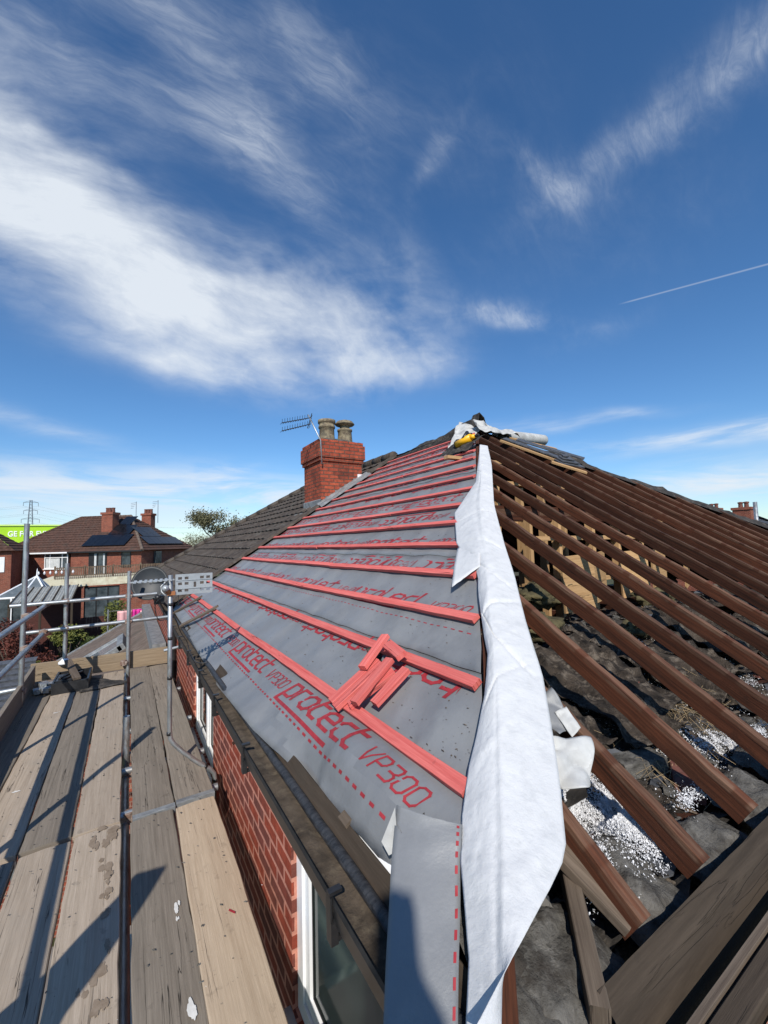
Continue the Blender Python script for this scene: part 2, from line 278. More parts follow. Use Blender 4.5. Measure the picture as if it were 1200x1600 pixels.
# ------------------------------------------------------------------ geometry helpers
ORG = {}
class MB:
    """collects faces with their own UVs in metres; build() links them as ONE mesh object"""
    def __init__(s): s.v = []; s.f = []; s.uv = []
    def quad(s, pts, uvs=None):
        i = len(s.v); s.v += [Vector(p) for p in pts]; s.f.append(tuple(range(i, i+len(pts)))); s.uv.append(uvs)
    def beam(s, p0, p1, w, h, up=(0, 0, 1), rnd=0, off=None):
        """rectangular bar from p0 to p1; w across, h along up; UV.x = along"""
        p0, p1 = Vector(p0), Vector(p1); d = (p1-p0); L = d.length; d.normalize(); up = Vector(up)
        sd = d.cross(up).normalized(); up = sd.cross(d).normalized()
        n = 1 if rnd == 0 else max(2, int(L/.07))
        o = random.uniform(0, 50) if off is None else off
        sec = []
        ch = min(w, h)*.06
        prof = [(-w/2+ch, -h/2), (w/2-ch, -h/2), (w/2, -h/2+ch), (w/2, h/2-ch), (w/2-ch, h/2), (-w/2+ch, h/2), (-w/2, h/2-ch), (-w/2, -h/2+ch)]
        per = [0]
        for k in range(8):
            a, b = prof[k], prof[(k+1) % 8]; per.append(per[-1]+math.hypot(a[0]-b[0], a[1]-b[1]))
        base = len(s.v)
        for i in range(n+1):
            t = i/n; c = p0+d*L*t
            if rnd: c = c+sd*noise.noise(Vector((o, t*L*.7, 0)))*rnd+up*noise.noise(Vector((o, t*L*.7, 9)))*rnd*.6
            for x, y in prof:
                q_ = c+sd*x+up*y
                if rnd: q_ = q_+(sd*noise.noise(q_*9)+up*noise.noise(q_*9+Vector((7, 7, 7))))*rnd*.22
                s.v.append(q_)
        for i in range(n):
            for k in range(8):
                a = base+i*8+k; b = base+i*8+(k+1) % 8
                s.f.append((a, b, b+8, a+8)); u0, u1 = o+L*i/n, o+L*(i+1)/n
                s.uv.append([(u0, per[k]), (u0, per[k+1]), (u1, per[k+1]), (u1, per[k])])
        s.f.append(tuple(base+k for k in reversed(range(8)))); s.uv.append([(o+prof[k][1], prof[k][0]) for k in reversed(range(8))])
        s.f.append(tuple(base+n*8+k for k in range(8))); s.uv.append([(o+prof[k][1], prof[k][0]) for k in range(8)])
    def box(s, lo, hi):
        x0, y0, z0 = lo; x1, y1, z1 = hi
        P = [(x0, y0, z0), (x1, y0, z0), (x1, y1, z0), (x0, y1, z0), (x0, y0, z1), (x1, y0, z1), (x1, y1, z1), (x0, y1, z1)]
        for q in ((0, 3, 2, 1), (4, 5, 6, 7), (0, 1, 5, 4), (1, 2, 6, 5), (2, 3, 7, 6), (3, 0, 4, 7)): s.quad([P[k] for k in q])
    def tube(s, pts, rad, n=12, cap=True):
        pts = [Vector(p) for p in pts]; base = len(s.v); rr = rad if isinstance(rad, (list, tuple)) else [rad]*len(pts)
        ref = Vector((0, 0, 1)) if abs((pts[1]-pts[0]).normalized().z) < .9 else Vector((0, 1, 0)); L = 0; us = []
        for i, p in enumerate(pts):
            d = (pts[min(i+1, len(pts)-1)]-pts[max(i-1, 0)]).normalized(); a = d.cross(ref).normalized(); b = a.cross(d).normalized()
            if i: L += (p-pts[i-1]).length
            us.append(L)
            for k in range(n):
                t = 2*math.pi*k/n; s.v.append(p+(a*math.cos(t)+b*math.sin(t))*rr[i])
        for i in range(len(pts)-1):
            for k in range(n):
                a = base+i*n+k; b = base+i*n+(k+1) % n; s.f.append((a, a+n, b+n, b))
                s.uv.append([(us[i], k/n*.15), (us[i+1], k/n*.15), (us[i+1], (k+1)/n*.15), (us[i], (k+1)/n*.15)])
        if cap:
            s.f.append(tuple(base+k for k in range(n))); s.uv.append(None)
            s.f.append(tuple(base+(len(pts)-1)*n+k for k in reversed(range(n)))); s.uv.append(None)
    def lathe(s, c, prof, n=20, axis=(0, 0, 1)):
        c = Vector(c); q = Vector(axis).to_track_quat('Z', 'Y'); base = len(s.v)
        for rr, z in prof:
            for k in range(n):
                t = 2*math.pi*k/n; s.v.append(c+q @ Vector((rr*math.cos(t), rr*math.sin(t), z)))
        for i in range(len(prof)-1):
            for k in range(n):
                a = base+i*n+k; b = base+i*n+(k+1) % n; s.f.append((a, b, b+n, a+n)); s.uv.append(None)
    def grid(s, P, uvs=None, flip=False):
        """P = rows of points"""
        base = len(s.v); nr, nc = len(P), len(P[0])
        for row in P: s.v += [Vector(p) for p in row]
        for i in range(nr-1):
            for j in range(nc-1):
                a = base+i*nc+j; q = (a, a+1, a+nc+1, a+nc); uu = None
                if uvs: uu = [uvs[i][j], uvs[i][j+1], uvs[i+1][j+1], uvs[i+1][j]]
                if flip: q = q[::-1]; uu = uu[::-1] if uu else None
                s.f.append(q); s.uv.append(uu)
    def build(s, name, mat, parent=None, smooth=False, solid=0, label=None, bevel=0):
        o_ = ORG.get(parent.name, Vector((0, 0, 0))) if parent else Vector((0, 0, 0))
        me = bpy.data.meshes.new(name); me.from_pydata([tuple(v-o_) for v in s.v], [], s.f); me.update()
        ul = me.uv_layers.new(name='UVMap'); li = 0
        for p, uvs in zip(me.polygons, s.uv):
            nx, ny, nz_ = (abs(k) for k in p.normal)
            for j, vi in enumerate(p.vertices):
                if uvs: ul.data[p.loop_start+j].uv = uvs[j]
                else:
                    v = s.v[vi]
                    ul.data[p.loop_start+j].uv = (v.x, v.y) if nz_ >= nx and nz_ >= ny else ((v.y, v.z) if nx >= ny else (v.x, v.z))
            p.use_smooth = smooth
        me.materials.append(mat)
        ob = bpy.data.objects.new(name, me); COL.objects.link(ob)
        if parent: ob.parent = parent
        ORG[ob.name] = o_
        if solid:
            md_ = ob.modifiers.new('thickness', 'SOLIDIFY'); md_.thickness = solid; md_.offset = 0
        if bevel:
            md_ = ob.modifiers.new('edge', 'BEVEL'); md_.width = bevel; md_.segments = 2; md_.limit_method = 'ANGLE'
        if label: ob['label'] = label
        return ob
def tag(o, label, cat, group=None):
    o['label'] = label; o['category'] = cat
    if group: o['group'] = group
    return o
def thing(name, label, cat, loc, group=None):
    o = bpy.data.objects.new(name, None); COL.objects.link(o); o.location = loc; o.empty_display_size = .1
    ORG[o.name] = Vector(loc); return tag(o, label, cat, group)
def own(o, loc):
    """give a top-level mesh its origin at its base"""
    v = Vector(loc)
    for x in o.data.vertices: x.co -= v
    o.location = v; return o
def structure(name, mb, mat, **k):
    o = mb.build(name, mat, **k); o['kind'] = 'structure'; return o
def fb(x, y, z=0, s=1.0, o=4):
    return noise.fractal(Vector((x*s, y*s, z)), .9, 2.1, o)

# ------------------------------------------------------------------ roof frame of reference (metres; the phone is the origin)
T = .632; CT = 1/math.sqrt(1+T*T); ST = T*CT
NM = Vector((-ST, 0, CT)); NH = Vector((0, -ST, CT))      # outward normals: main slope (faces -X), hip end (faces -Y)
RX, RY, RZ = 5.13, 5.12, 1.93                             # hip peak
def main(Y, s, h=0.):      # point on the main slope: s metres up the slope from the lowest batten
    return Vector((.9+s*CT, Y, -.744-.025+s*ST))+NM*h
def hip(X, Y, h=0.):       # point on the rafter tops of the hip end
    return Vector((X, Y, -.93+T*(Y-.577)))+NH*h
GZ = -5.95
PARTY = 7.65; FARY = 17.1

# ground --------------------------------------------------------------
g = MB(); g.quad([(-1500, -1500, GZ), (1500, -1500, GZ), (1500, 1500, GZ), (-1500, 1500, GZ)])
structure('ground', g, m_ground)
g = MB(); g.quad([(-2.2, -3, GZ+.02), (.6, -3, GZ+.02), (.6, 8.4, GZ+.02), (-2.2, 8.4, GZ+.02)])
structure('path', g, M('concrete_path', (.16, .15, .14), (.24, .23, .21), 2, .9))

# ================================================================== THE HOUSE UNDER REPAIR
house = thing('house', 'red brick house with its hipped roof stripped to grey felt, red battens and bare rafters', 'house', (3, 4, GZ))
# walls (window openings left out of the long wall)
w = MB()
def wallbox(y0, y1, z0, z1): w.box((.65, y0, z0), (.90, y1, z1))
WB = -1.13
wallbox(.66, .90, GZ, WB); wallbox(.90, 1.92, GZ, -2.04); wallbox(1.92, 3.92, GZ, WB); wallbox(3.92, 5.15, GZ, -1.98); wallbox(5.15, 7.65, GZ, WB)
w.box((.903, .66, GZ), (9.6, .9, WB)); w.box((9.35, .903, GZ), (9.6, 7.65, WB)); w.box((.903, 7.5, GZ), (9.347, 7.65, -.98))
w.build('brick_wall', m_brick, house)
def window(root, y0, y1, z0, z1, x=.675, mull=(), sill=True):
    fr = MB(); F = .065
    fr.box((x, y0, z0), (x+.07, y0+F, z1)); fr.box((x, y1-F, z0), (x+.07, y1, z1))
    fr.box((x, y0+F, z1-F), (x+.07, y1-F, z1)); fr.box((x, y0+F, z0), (x+.07, y1-F, z0+F))
    ys = [y0+F]+[m for m in mull]+[y1-F]
    for m_ in mull: fr.box((x, m_-F/2, z0+F), (x+.07, m_+F/2, z1-F))
    wn_ = fr.build('window', m_upvc, root, bevel=.004)
    for i in range(len(ys)-1):
        a = ys[i]+(F/2 if i else 0)+.004; b = ys[i+1]-(F/2 if i < len(ys)-2 else 0)-.004; z_0, z_1 = z0+F+.004, z1-F-.004; S_ = .045
        sm = MB(); xx = x+.012
        sm.box((xx, a, z_0), (xx+.05, a+S_, z_1)); sm.box((xx, b-S_, z_0), (xx+.05, b, z_1)); sm.box((xx, a+S_, z_1-S_), (xx+.05, b-S_, z_1)); sm.box((xx, a+S_, z_0), (xx+.05, b-S_, z_0+S_))
        sm.build('sash', m_upvc, wn_, bevel=.004)
        pm = MB(); pm.box((xx+.02, a+S_-.004, z_0+S_-.004), (xx+.028, b-S_+.004, z_1-S_+.004)); pm.build('pane', m_glass, wn_)
        gm = MB(); e = .006
        for lo_, hi_ in (((a+S_, z_0+S_), (a+S_+e, z_1-S_)), ((b-S_-e, z_0+S_), (b-S_, z_1-S_)), ((a+S_+e, z_0+S_), (b-S_-e, z_0+S_+e)), ((a+S_+e, z_1-S_-e), (b-S_-e, z_1-S_))):
            gm.box((xx+.014, lo_[0], lo_[1]), (xx+.019, hi_[0], hi_[1]))
        gm.build('gasket', m_black, wn_)
    if sill:
        s_ = MB(); s_.box((.60, y0-.03, z0-.05), (.80, y1+.03, z0-.004)); s_.build('sill', m_grey, wn_, bevel=.006)
window(house, .90, 1.92, -2.04, -1.20)
window(house, 3.92, 5.15, -1.98, -1.20, mull=(4.42,))
# rooms behind the panes
rm = MB(); rm.box((1.35, .95, -3.2), (1.4, 7.4, -1.15)); rm.build('inner_wall', M('dim_room_paint', (.12, .13, .10), (.18, .18, .15), 2, .9), house)
# gutter: a channel with dirt in it
gm = MB(); prof = [(.497, -.972), (.493, -.985), (.502, -1.045), (.528, -1.075), (.578, -1.078), (.606, -1.045), (.611, -.985)]
inn = [(.606, -.990), (.600, -1.04), (.576, -1.068), (.530, -1.066), (.508, -1.04), (.500, -.980)]
Yg = [.56+i*.4 for i in range(42)]
ring = prof+inn
gm.grid([[(x, y, z) for x, z in ring+[ring[0]]] for y in Yg])
gut = gm.build('gutter', m_black, house, smooth=False)
dm = MB()
dm.grid([[(.506+j*.0165, y, -1.012+.010*fb(j*.4, y*3, 2)+(.008 if j in (0, 6) else 0)) for j in range(7)] for y in [.57+i*.08 for i in range(206)]], flip=True)
dm.build('gutter_dirt', m_dirt, gut, smooth=True)
for y in (1.13, 2.15, 2.96, 3.6, 4.35, 5.1, 5.85, 6.6, 7.4):
    b = MB(); b.box((.486, y-.016, -1.03), (.4915, y+.016, -.968)); b.box((.51, y-.009, -1.092), (.63, y+.009, -1.080)); b.box((.486, y-.010, -.967), (.525, y+.010, -.958)); b.box((.487, y-.016, -1.092), (.509, y+.016, -1.032)); b.build('gutter_bracket', m_black, house)
# felt lip over the back of the gutter, fascia and a white strip
lm = MB()
lm.grid([[(.594+.019*math.cos(a)+.004*fb(y*2, 3), y, -.988+.016*math.sin(a)+.003*fb(y*5, 1)) for a in [R(k) for k in range(-60, 241, 30)]] for y in [.6+i*.06 for i in range(115)]], flip=True)
lm.build('eaves_felt_lip', M('black_bitumen_felt', (.012, .012, .013), (.05, .05, .052), 26, .5, 0, .003, 60, stretch=(1, 3, 1), spec=.5), house, smooth=True)
fm = MB(); fm.beam((.640, .6, -.978), (.640, 7.6, -.978), .062, .02, up=(-.65, 0, .76), rnd=.004); fm.beam((.632, .6, -1.09), (.632, 7.6, -1.09), .02, .16)
fm.build('fascia_board', m_fascia, house)
wm_ = MB(); wm_.beam((.676, 1.0, -.962), (.676, 1.50, -.962), .02, .012, up=(-.5, 0, .8), rnd=.003); wm_.build('white_strip', m_upvc, house)
wd = MB(); wd.beam((.655, 1.33, -.95), (.655, 1.385, -.948), .03, .02, up=(-.5, 0, .8)); wd.build('timber_packer', m_oldwood, house)

# hip end rafters
X0 = 1.02; k = 0
for k in range(21):
    X = X0+.41*k+(.07 if k == 0 else 0)+random.uniform(-.02, .02)
    Yt = X-.02 if X < RX else 2*RX-X-.02
    if Yt < .9: continue
    b = MB(); dz = -.050
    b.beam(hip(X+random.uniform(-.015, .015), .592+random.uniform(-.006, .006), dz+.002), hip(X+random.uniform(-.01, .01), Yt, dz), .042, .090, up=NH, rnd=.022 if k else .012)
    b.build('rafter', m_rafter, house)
# hip rafters and ridge board
for sx in (1, -1):
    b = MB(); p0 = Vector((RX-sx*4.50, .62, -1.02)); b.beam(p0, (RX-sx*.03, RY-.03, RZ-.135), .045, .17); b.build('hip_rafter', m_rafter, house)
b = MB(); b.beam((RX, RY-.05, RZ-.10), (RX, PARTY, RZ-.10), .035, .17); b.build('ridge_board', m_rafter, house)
# rafters of the two long slopes, seen from inside
for sx in (1, -1):
    for k in range(17):
        Y = 1.25+.41*k; 
        if Y > PARTY-.1: break
        s_top = min(5.0, (Y-.9)/CT-.12)
        p0 = main(Y, -.28 if Y > 2.8 else -.06, -.082); p1 = main(Y, s_top, -.075)
        if sx < 0: p0.x = 2*RX-p0.x; p1.x = 2*RX-p1.x
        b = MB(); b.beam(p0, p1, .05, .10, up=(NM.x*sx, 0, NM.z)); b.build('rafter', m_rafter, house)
# far slope still covered in old felt
b = MB(); rows = []
for i in range(26):
    s = -.3+5.35*i/25; x = 2*RX-(.9+s*CT); y0 = (.9+s*CT)+.02
    rows.append([(x, y0+(PARTY-y0)*j/20, -.744+s*ST+.01*fb(x*3, j*.7, 5)) for j in range(21)])
b.grid(rows); b.build('far_slope_felt', m_feltback, house, smooth=True)
# torn felt standing up along the far hip
b = MB(); rows = []
for i in range(90):
    t = i/89; x = RX+.25+4.2*t; y = 2*RX-x; z = RZ-(x-RX)*T
    hgt = max(0, .015+.045*fb(x*2.2, 7, 1)+.06*max(0, fb(x*5, 3, 3)))
    rows.append([(x-.05, y-.10, z-.07), (x, y, z+.02+.5*hgt), (x+.02, y+.03, z+.03+hgt*1.3), (x+.12, y+.02, z-.06)])
b.grid(rows); b.build('torn_hip_felt', m_feltback, house, solid=.004)
# wall plate, joists, purlin, pine studs
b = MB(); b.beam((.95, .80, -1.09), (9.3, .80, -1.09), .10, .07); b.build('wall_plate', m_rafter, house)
for k in range(16):
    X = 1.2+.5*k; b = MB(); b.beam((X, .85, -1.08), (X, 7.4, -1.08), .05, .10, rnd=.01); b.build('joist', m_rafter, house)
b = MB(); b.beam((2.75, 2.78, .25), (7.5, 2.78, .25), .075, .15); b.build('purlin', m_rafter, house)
b = MB(); b.beam((1.35, 1.72, -.92), (2.2, 1.38, -.95), .05, .11); b.build('cross_timber', m_rafter, house)
for (x, y, ztop) in ((3.55, 3.3, .62), (3.95, 3.3, .6), (4.35, 3.3, .62), (4.75, 3.3, .6), (3.35, 2.72, .2), (3.8, 2.72, .2), (4.3, 2.66, .2), (4.8, 2.66, .2), (5.3, 2.66, .2), (5.8, 2.66, .2)):
    b = MB(); b.beam((x, y, -1.0), (x, y, ztop), .045, .095, up=(0, 1, 0)); b.build('stud', m_pine, house)
for (x0, y0, z0, x1, y1, z1) in ((3.3, 3.36, .66, 5.2, 3.36, .66), (3.3, 3.36, .2, 5.0, 3.36, .2), (3.3, 2.65, .0, 6.2, 2.65, -.02), (3.2, 2.65, -.45, 6.0, 2.65, -.45), (3.7, 4.3, 1.15, 6.0, 4.3, 1.15)):
    b = MB(); b.beam((x0, y0, z0), (x1, y1, z1), .09, .045); b.build('noggin', m_pine, house)
for x, y, a in ((4.15, 2.5, .25), (4.75, 2.45, -.2), (5.4, 2.5, .12), (6.1, 2.5, .3), (3.5, 2.3, -.1)):
    b = MB(); c, s = math.cos(a), math.sin(a); b.beam((x-.21*c, y-.21*s, -.42), (x+.21*c, y+.21*s, -.40), .02, .50); b.build('pale_board', m_pine, house)
# mortar beds between the rafter feet
for k, (x0, x1) in enumerate(((.74, 1.05), (1.14, 1.38), (1.48, 1.82), (1.90, 2.22), (2.3, 2.62), (2.72, 3.03), (3.13, 3.44), (3.55, 3.85), (3.95, 4.26), (4.4, 4.66), (4.8, 5.1), (5.2, 5.48))):
    b = MB(); rows = []
    y0, y1 = .60, .80+.05*math.sin(k*2.1)
    for i in range(15):
        u_ = i/14; row = []
        for j in range(19):
            v_ = j/18; x = x0+(x1-x0)*u_; y = y0+(y1-y0)*v_
            e = min(u_, 1-u_, .35)/.35*min(v_*1.6, 1-v_, .3)/.3; e = max(0, min(1, e))
            row.append((x+.014*fb(x*9, y*9, k), y+.016*fb(x*8, y*8, k+9), -1.055+.060*e**.5+T*(y-.6)*.42+.020*fb(x*11, y*11, k)+.010*fb(x*30, y*30, k)))
        rows.append(row)
    b.grid(rows, flip=True); b.build('mortar_bed', m_mortar, house, smooth=True)
# hip-end fascia and gutter timbers
b = MB()
rows = []
for i in range(60):
    x = .86+8.7*(i/59)**1.6
    rows.append([(x, .582, -.985), (x, .580+.003*fb(x*6, 1), -.957), (x, .545, -.985+.004*fb(x*5, 4)), (x, .508, -1.05), (x, .497, -1.072), (x, .505, -1.095)])
uv = [[(p[0], j*.035) for j, p in enumerate(rw)] for rw in rows]
b.grid(rows, uv, flip=False); b.build('hip_fascia_board', m_fascia, house)
for (y, z, hh, mt_, nm) in ((.4635, -1.02, .05, m_oldwood, 'flaking_edge_strip'), (.425, -1.025, .055, m_fascia, 'hip_gutter_timber')):
    b = MB(); b.beam((.8, y, z), (9.6, y, z), .016 if hh == .05 else .045, hh, rnd=.002); b.build(nm, mt_, house)
b = MB(); b.beam((.8, .345, -1.03), (9.6, .345, -1.03), .07, .03, rnd=.002); b.build('hip_gutter', m_black, house)
# the slim timber running down beside the hip
b = MB(); b.beam((1.24, .96, -.90), (.845, .57, -1.0), .042, .07, rnd=.006); b.build('hip_packer', m_oldwood, house)
b = MB(); b.beam((1.03, .93, -.80), (1.10, .63, -.965), .10, .03, up=NH, rnd=.004); b.build('split_board', m_oldwood, house)
b = MB(); b.beam((.60, .60, -1.0), (.84, .48, -1.04), .03, .05); b.build('corner_block', m_oldwood, house)
# corner mortar under the sheet
b = MB(); rows = []
for i in range(25):
    rows.append([(.66+.30*i/24, .56+.5*j/24, -1.04+.25*(j/24)*(1-.3*i/24)+.022*fb(i*.3, j*.3, 4)+.01*fb(i*.9, j*.9, 6)) for j in range(25)])
b.grid(rows, flip=True); b.build('corner_mortar', m_mortar, house, smooth=True)

# ---- breather felt, in overlapping courses
SLO = [(0, -.20), (.93, -.22), (1.08, -.28), (1.13, -.298), (1.26, -.300), (1.43, -.315), (1.65, -.328), (1.88, -.338), (2.03, -.355), (2.3, -.378), (3.3, -.405), (5.3, -.36), (8, -.33)]
def slo(Y):
    for (a, b), (c, d) in zip(SLO, SLO[1:]):
        if Y <= c: return b+(d-b)*(Y-a)/(c-a)
    return SLO[-1][1]
def felth(Y, s):
    bt_ = abs(math.sin(math.pi*s/.336)) if s > 0 else min(1, -s*4)
    h = -.011*(.5-.5*math.cos(2*math.pi*(Y-1.25)/.41))*bt_+.006*fb(Y*1.1, s*1.6, 1)+.006*fb(Y*5, s*4, 2)*bt_+.005*bt_*max(0, 1-abs(noise.noise(Vector((Y*2.2+s*2, s*3-Y, 6))))*9)-.004*bt_*max(0, 1-abs(noise.noise(Vector((Y*3.1-s*4, s*2+Y*.7, 16))))*11)
    if s < .02:
        q = -s; near = max(0, 1-abs(Y-1.45)/1.1)
        h += .022*q/.3*math.sin(Y*3.1)+near*(.075*math.sin(min(1, q/.3)*3.14)-.020*(q/.3)**2+.024*math.sin(Y*10)*q/.3)+.01*(q/.3)*fb(Y*6, 3, 3)
    return h
def F(Y, s, h=0): return main(Y, s, felth(Y, s)+h)
fe = MB(); laps = [-9, .41, 1.24, 2.08, 2.92, 3.76, 4.60, 5.17]
felt_rows = []
for c in range(7):
    a, b_ = laps[c], laps[c+1]; n = 22 if c == 0 else 12; rows = []
    for i in range(n+1):
        row = []
        for j in range(201):
            t = j/200; tt = t**1.5
            Ya = None
            # nearest end follows the hip line
            s_ref = (a if c else -.3)+(b_+.0-(a if c else -.3))*i/n
            Yn = max(.905, .9+s_ref*CT+.035); Y = Yn+(PARTY-Yn)*tt
            s = s_ref if c else slo(Y)+(b_-slo(Y))*i/n
            lift = .0045*(1-min(1, (s-a)/.06)) if c else 0
            row.append(F(Y, s, lift+(.0012 if c % 2 else 0)))
        rows.append(row)
    fe.grid(rows, flip=True)
felt = fe.build('felt_underlay', m_felt, house, smooth=True, solid=.0012)
# stroke lettering printed on the felt
def arcpts(l): return l
GL = {'p': (.78, [[(0, -.42), (0, 1)], [(0, 1), (.60, 1), (.78, .8), (.78, .2), (.60, 0), (0, 0)]]),
      'r': (.55, [[(0, 0), (0, 1)], [(0, 1), (.55, 1)]]),
      'o': (.78, [[(.2, 0), (0, .2), (0, .8), (.2, 1), (.58, 1), (.78, .8), (.78, .2), (.58, 0), (.2, 0)]]),
      't': (.55, [[(0, 1.38), (0, .2), (.18, 0), (.5, 0)], [(0, 1), (.5, 1)]]),
      'e': (.78, [[(.75, 0), (.2, 0), (0, .2), (0, .8), (.2, 1), (.58, 1), (.78, .8), (.78, .5), (0, .5)]]),
      'c': (.70, [[(.68, 1), (.2, 1), (0, .8), (0, .2), (.2, 0), (.68, 0)]]),
      'V': (.72, [[(0, 1), (.25, 0), (.72, 1)]]), 'P': (.62, [[(0, 0), (0, 1)], [(0, 1), (.5, 1), (.62, .85), (.62, .6), (.5, .45), (0, .45)]]),
      '3': (.60, [[(0, 1), (.5, 1), (.6, .85), (.6, .62), (.45, .5), (.15, .5)], [(.45, .5), (.6, .38), (.6, .15), (.5, 0), (0, 0)]]),
      '0': (.60, [[(.14, 0), (0, .15), (0, .85), (.14, 1), (.46, 1), (.6, .85), (.6, .15), (.46, 0), (.14, 0)]])}
class Printer:
    def __init__(s, fn): s.mb = MB(); s.fn = fn; s.k = 0
    def stroke(s, pts, wd, sc, x0, y0, sgn, shear, sx):
        def P(x, y, h): 
            X_ = (x+shear*y)*sc*sx; Y_ = y*sc
            return s.fn(x0-sgn*X_, y0+sgn*Y_, h)      # reading direction is -Y
        for (a, b) in zip(pts, pts[1:]):
            d = Vector((b[0]-a[0], b[1]-a[1])); L = d.length; d.normalize(); n = Vector((-d.y, d.x))*wd/2; e = d*wd*.42
            a_ = Vector(a)-e; b2 = Vector(b)+e; s.k += 1; h = .0026+.00022*(s.k % 4); m_ = max(1, int(L*sc/.03))
            for i in range(m_):
                q0 = a_+(b2-a_)*i/m_; q1 = a_+(b2-a_)*(i+1)/m_
                s.mb.quad([P(*(q0-n), h), P(*(q1-n), h), P(*(q1+n), h), P(*(q0+n), h)])
    def word(s, txt, wd, sc, x0, y0, sgn, shear=.25, sx=1., gap=.30):
        x = 0
        for ch in txt:
            wdt, st = GL[ch]
            for p in st: s.stroke([(x+a, b) for a, b in p], wd, sc, x0, y0, sgn, shear, sx)
            x += wdt+gap
        return x*sc*sx
pr = Printer(lambda Y, s, h: F(Y, s, h))
rowdefs = []          # (s of baseline, direction, Y where a word starts)
rowdefs.append((-.150, 1, 2.37)); rowdefs.append((.375, -1, 2.17)); rowdefs.append((.705, 1, 2.92)); rowdefs.append((1.165, -1, 1.60))
for k in range(4, 13):
    rowdefs.append((1.40+(k-4)*.405+(.12 if k % 2 else 0), 1 if k % 2 == 0 else -1, 1.9+(k*.77) % 1.27))
for sb, sg, y0 in rowdefs:
    per = 1.335 if sb < 0 else 1.25
    for q in range(-3, 8):
        ys = y0+q*per
        lim_lo = .9+sb*CT+.10
        if ys-(.9 if sg > 0 else -.0) < -1 or ys > PARTY+1.3: continue
        # each word is only printed where there is felt
        old = pr.fn
        def clipped(Y, s, h, lo=lim_lo): return F(max(lo, min(PARTY-.02, Y)), s, h)
        pr.fn = clipped
        sc = .088
        if sg > 0 and (ys < lim_lo+.35 or ys-.95 > PARTY): pr.fn = old; continue
        if sg < 0 and (ys > PARTY or ys+.95 < lim_lo): pr.fn = old; continue
        wlen = pr.word('protect', .195, sc, ys, sb, sg, .25, 1.55, .26)
        pr.stroke([(0, -.50), (4.9, -.50)], .20, sc, ys, sb, sg, .25, 1.55)
        pr.word('VP300', .12, sc*.80, ys-sg*(wlen+.05), sb+.004*sg, sg, .35, 1.15, .22)
        pr.fn = old
pm_ = pr.mb
# drop the slivers squeezed flat at the clip lines
keep = [(f_, u_) for f_, u_ in zip(pm_.f, pm_.uv) if ((pm_.v[f_[1]]-pm_.v[f_[0]]).cross(pm_.v[f_[3]]-pm_.v[f_[0]])).length > 1e-6]
pm_.f = [a for a, _ in keep]; pm_.uv = [b for _, b in keep]
# dashed overlap lines
for s0, w_ in ((-.225, .010), (.60, .006), (1.44, .006), (2.28, .006)):
    Y = max(1.12, .9+s0*CT+.1)
    while Y < PARTY-.1:
        ww = w_
        def sf(Y_): return max(s0, slo(Y_)+.075) if s0 < 0 else s0
        q = [F(Y, sf(Y), .003), F(Y+.028, sf(Y+.028), .003), F(Y+.028, sf(Y+.028)+ww, .003), F(Y, sf(Y)+ww, .003)]
        pm_.quad(q[::-1]); Y += .058
pm_.build('printed_lettering', m_print, felt)

# the cut flap of felt that hangs over the gutter corner
FLAP = [((0.677, 1.063, -0.761), (0.79, 0.911, -0.774)), ((0.656, 1.044, -0.8), (0.768, 0.89, -0.791)), ((0.611, 0.992, -0.837), (0.739, 0.865, -0.828)), ((0.552, 0.915, -0.884), (0.685, 0.808, -0.879)), ((0.504, 0.854, -0.927), (0.628, 0.752, -0.911)), ((0.455, 0.788, -0.97), (0.573, 0.696, -0.957)), ((0.417, 0.739, -1.014), (0.524, 0.647, -0.991))]
def lerp_rows(rows, t):
    x = t*(len(rows)-1); i = min(int(x), len(rows)-2); q = x-i
    def cr(p0, p1, p2, p3): return [.5*((2*b)+(-a+c)*q+(2*a-5*b+4*c-d)*q*q+(-a+3*b-3*c+d)*q**3) for a, b, c, d in zip(p0, p1, p2, p3)]
    g_ = lambda k: rows[max(0, min(len(rows)-1, k))]
    return Vector(cr(g_(i-1)[0], g_(i)[0], g_(i+1)[0], g_(i+2)[0])), Vector(cr(g_(i-1)[1], g_(i)[1], g_(i+1)[1], g_(i+2)[1]))
def flap(t, q, h=0):
    a, b = lerp_rows(FLAP, t); p = a.lerp(b, q); n = Vector((-.62, -.78, .2)).normalized()
    return p+n*(h+.010*math.sin(q*3.14)+.004*fb(t*5, q*3, 8))
b = MB(); b.grid([[flap(i/50, j/12) for j in range(13)] for i in range(51)], [[(i*.012, j*.015) for j in range(13)] for i in range(51)])
fl = b.build('felt_flap', m_felt, house, smooth=True, solid=.0012)
b = MB(); t = .035
while t < .97:
    b.quad([flap(t, .925, .0035), flap(t, .965, .0035), flap(t+.035, .965, .0035), flap(t+.035, .925, .0035)]); t += .075
b.build('dashed_print', m_print, fl)
b = MB(); b.quad([(0.667, 1.057, -0.762), (0.625, 1.067, -0.844), (0.632, 1.040, -0.868), (0.650, 1.020, -0.850)]); b.build('white_felt_corner', m_whitedirty, house, solid=.002)
# ---- battens
for i in range(16):
    s = .336*i+random.uniform(-.006, .006); Yn = .9+s*CT+.045
    if i == 0: Yn = .985
    b = MB(); segs = 1 if i > 12 else 2; cut = Yn+(PARTY-Yn)*random.uniform(.22, .6) if segs == 2 else PARTY
    pts = [(Yn, cut-.002), (cut+.002, PARTY-.02)] if segs == 2 else [(Yn, PARTY-.02)]
    for j, (y0, y1) in enumerate(pts):
        b = MB(); o1 = random.uniform(-.006, .006); b.beam(main(y0, s+o1, .026), main(y1, s-o1, .026), .050, .024, up=NM, rnd=.010)
        b.build('batten', m_batten, house)

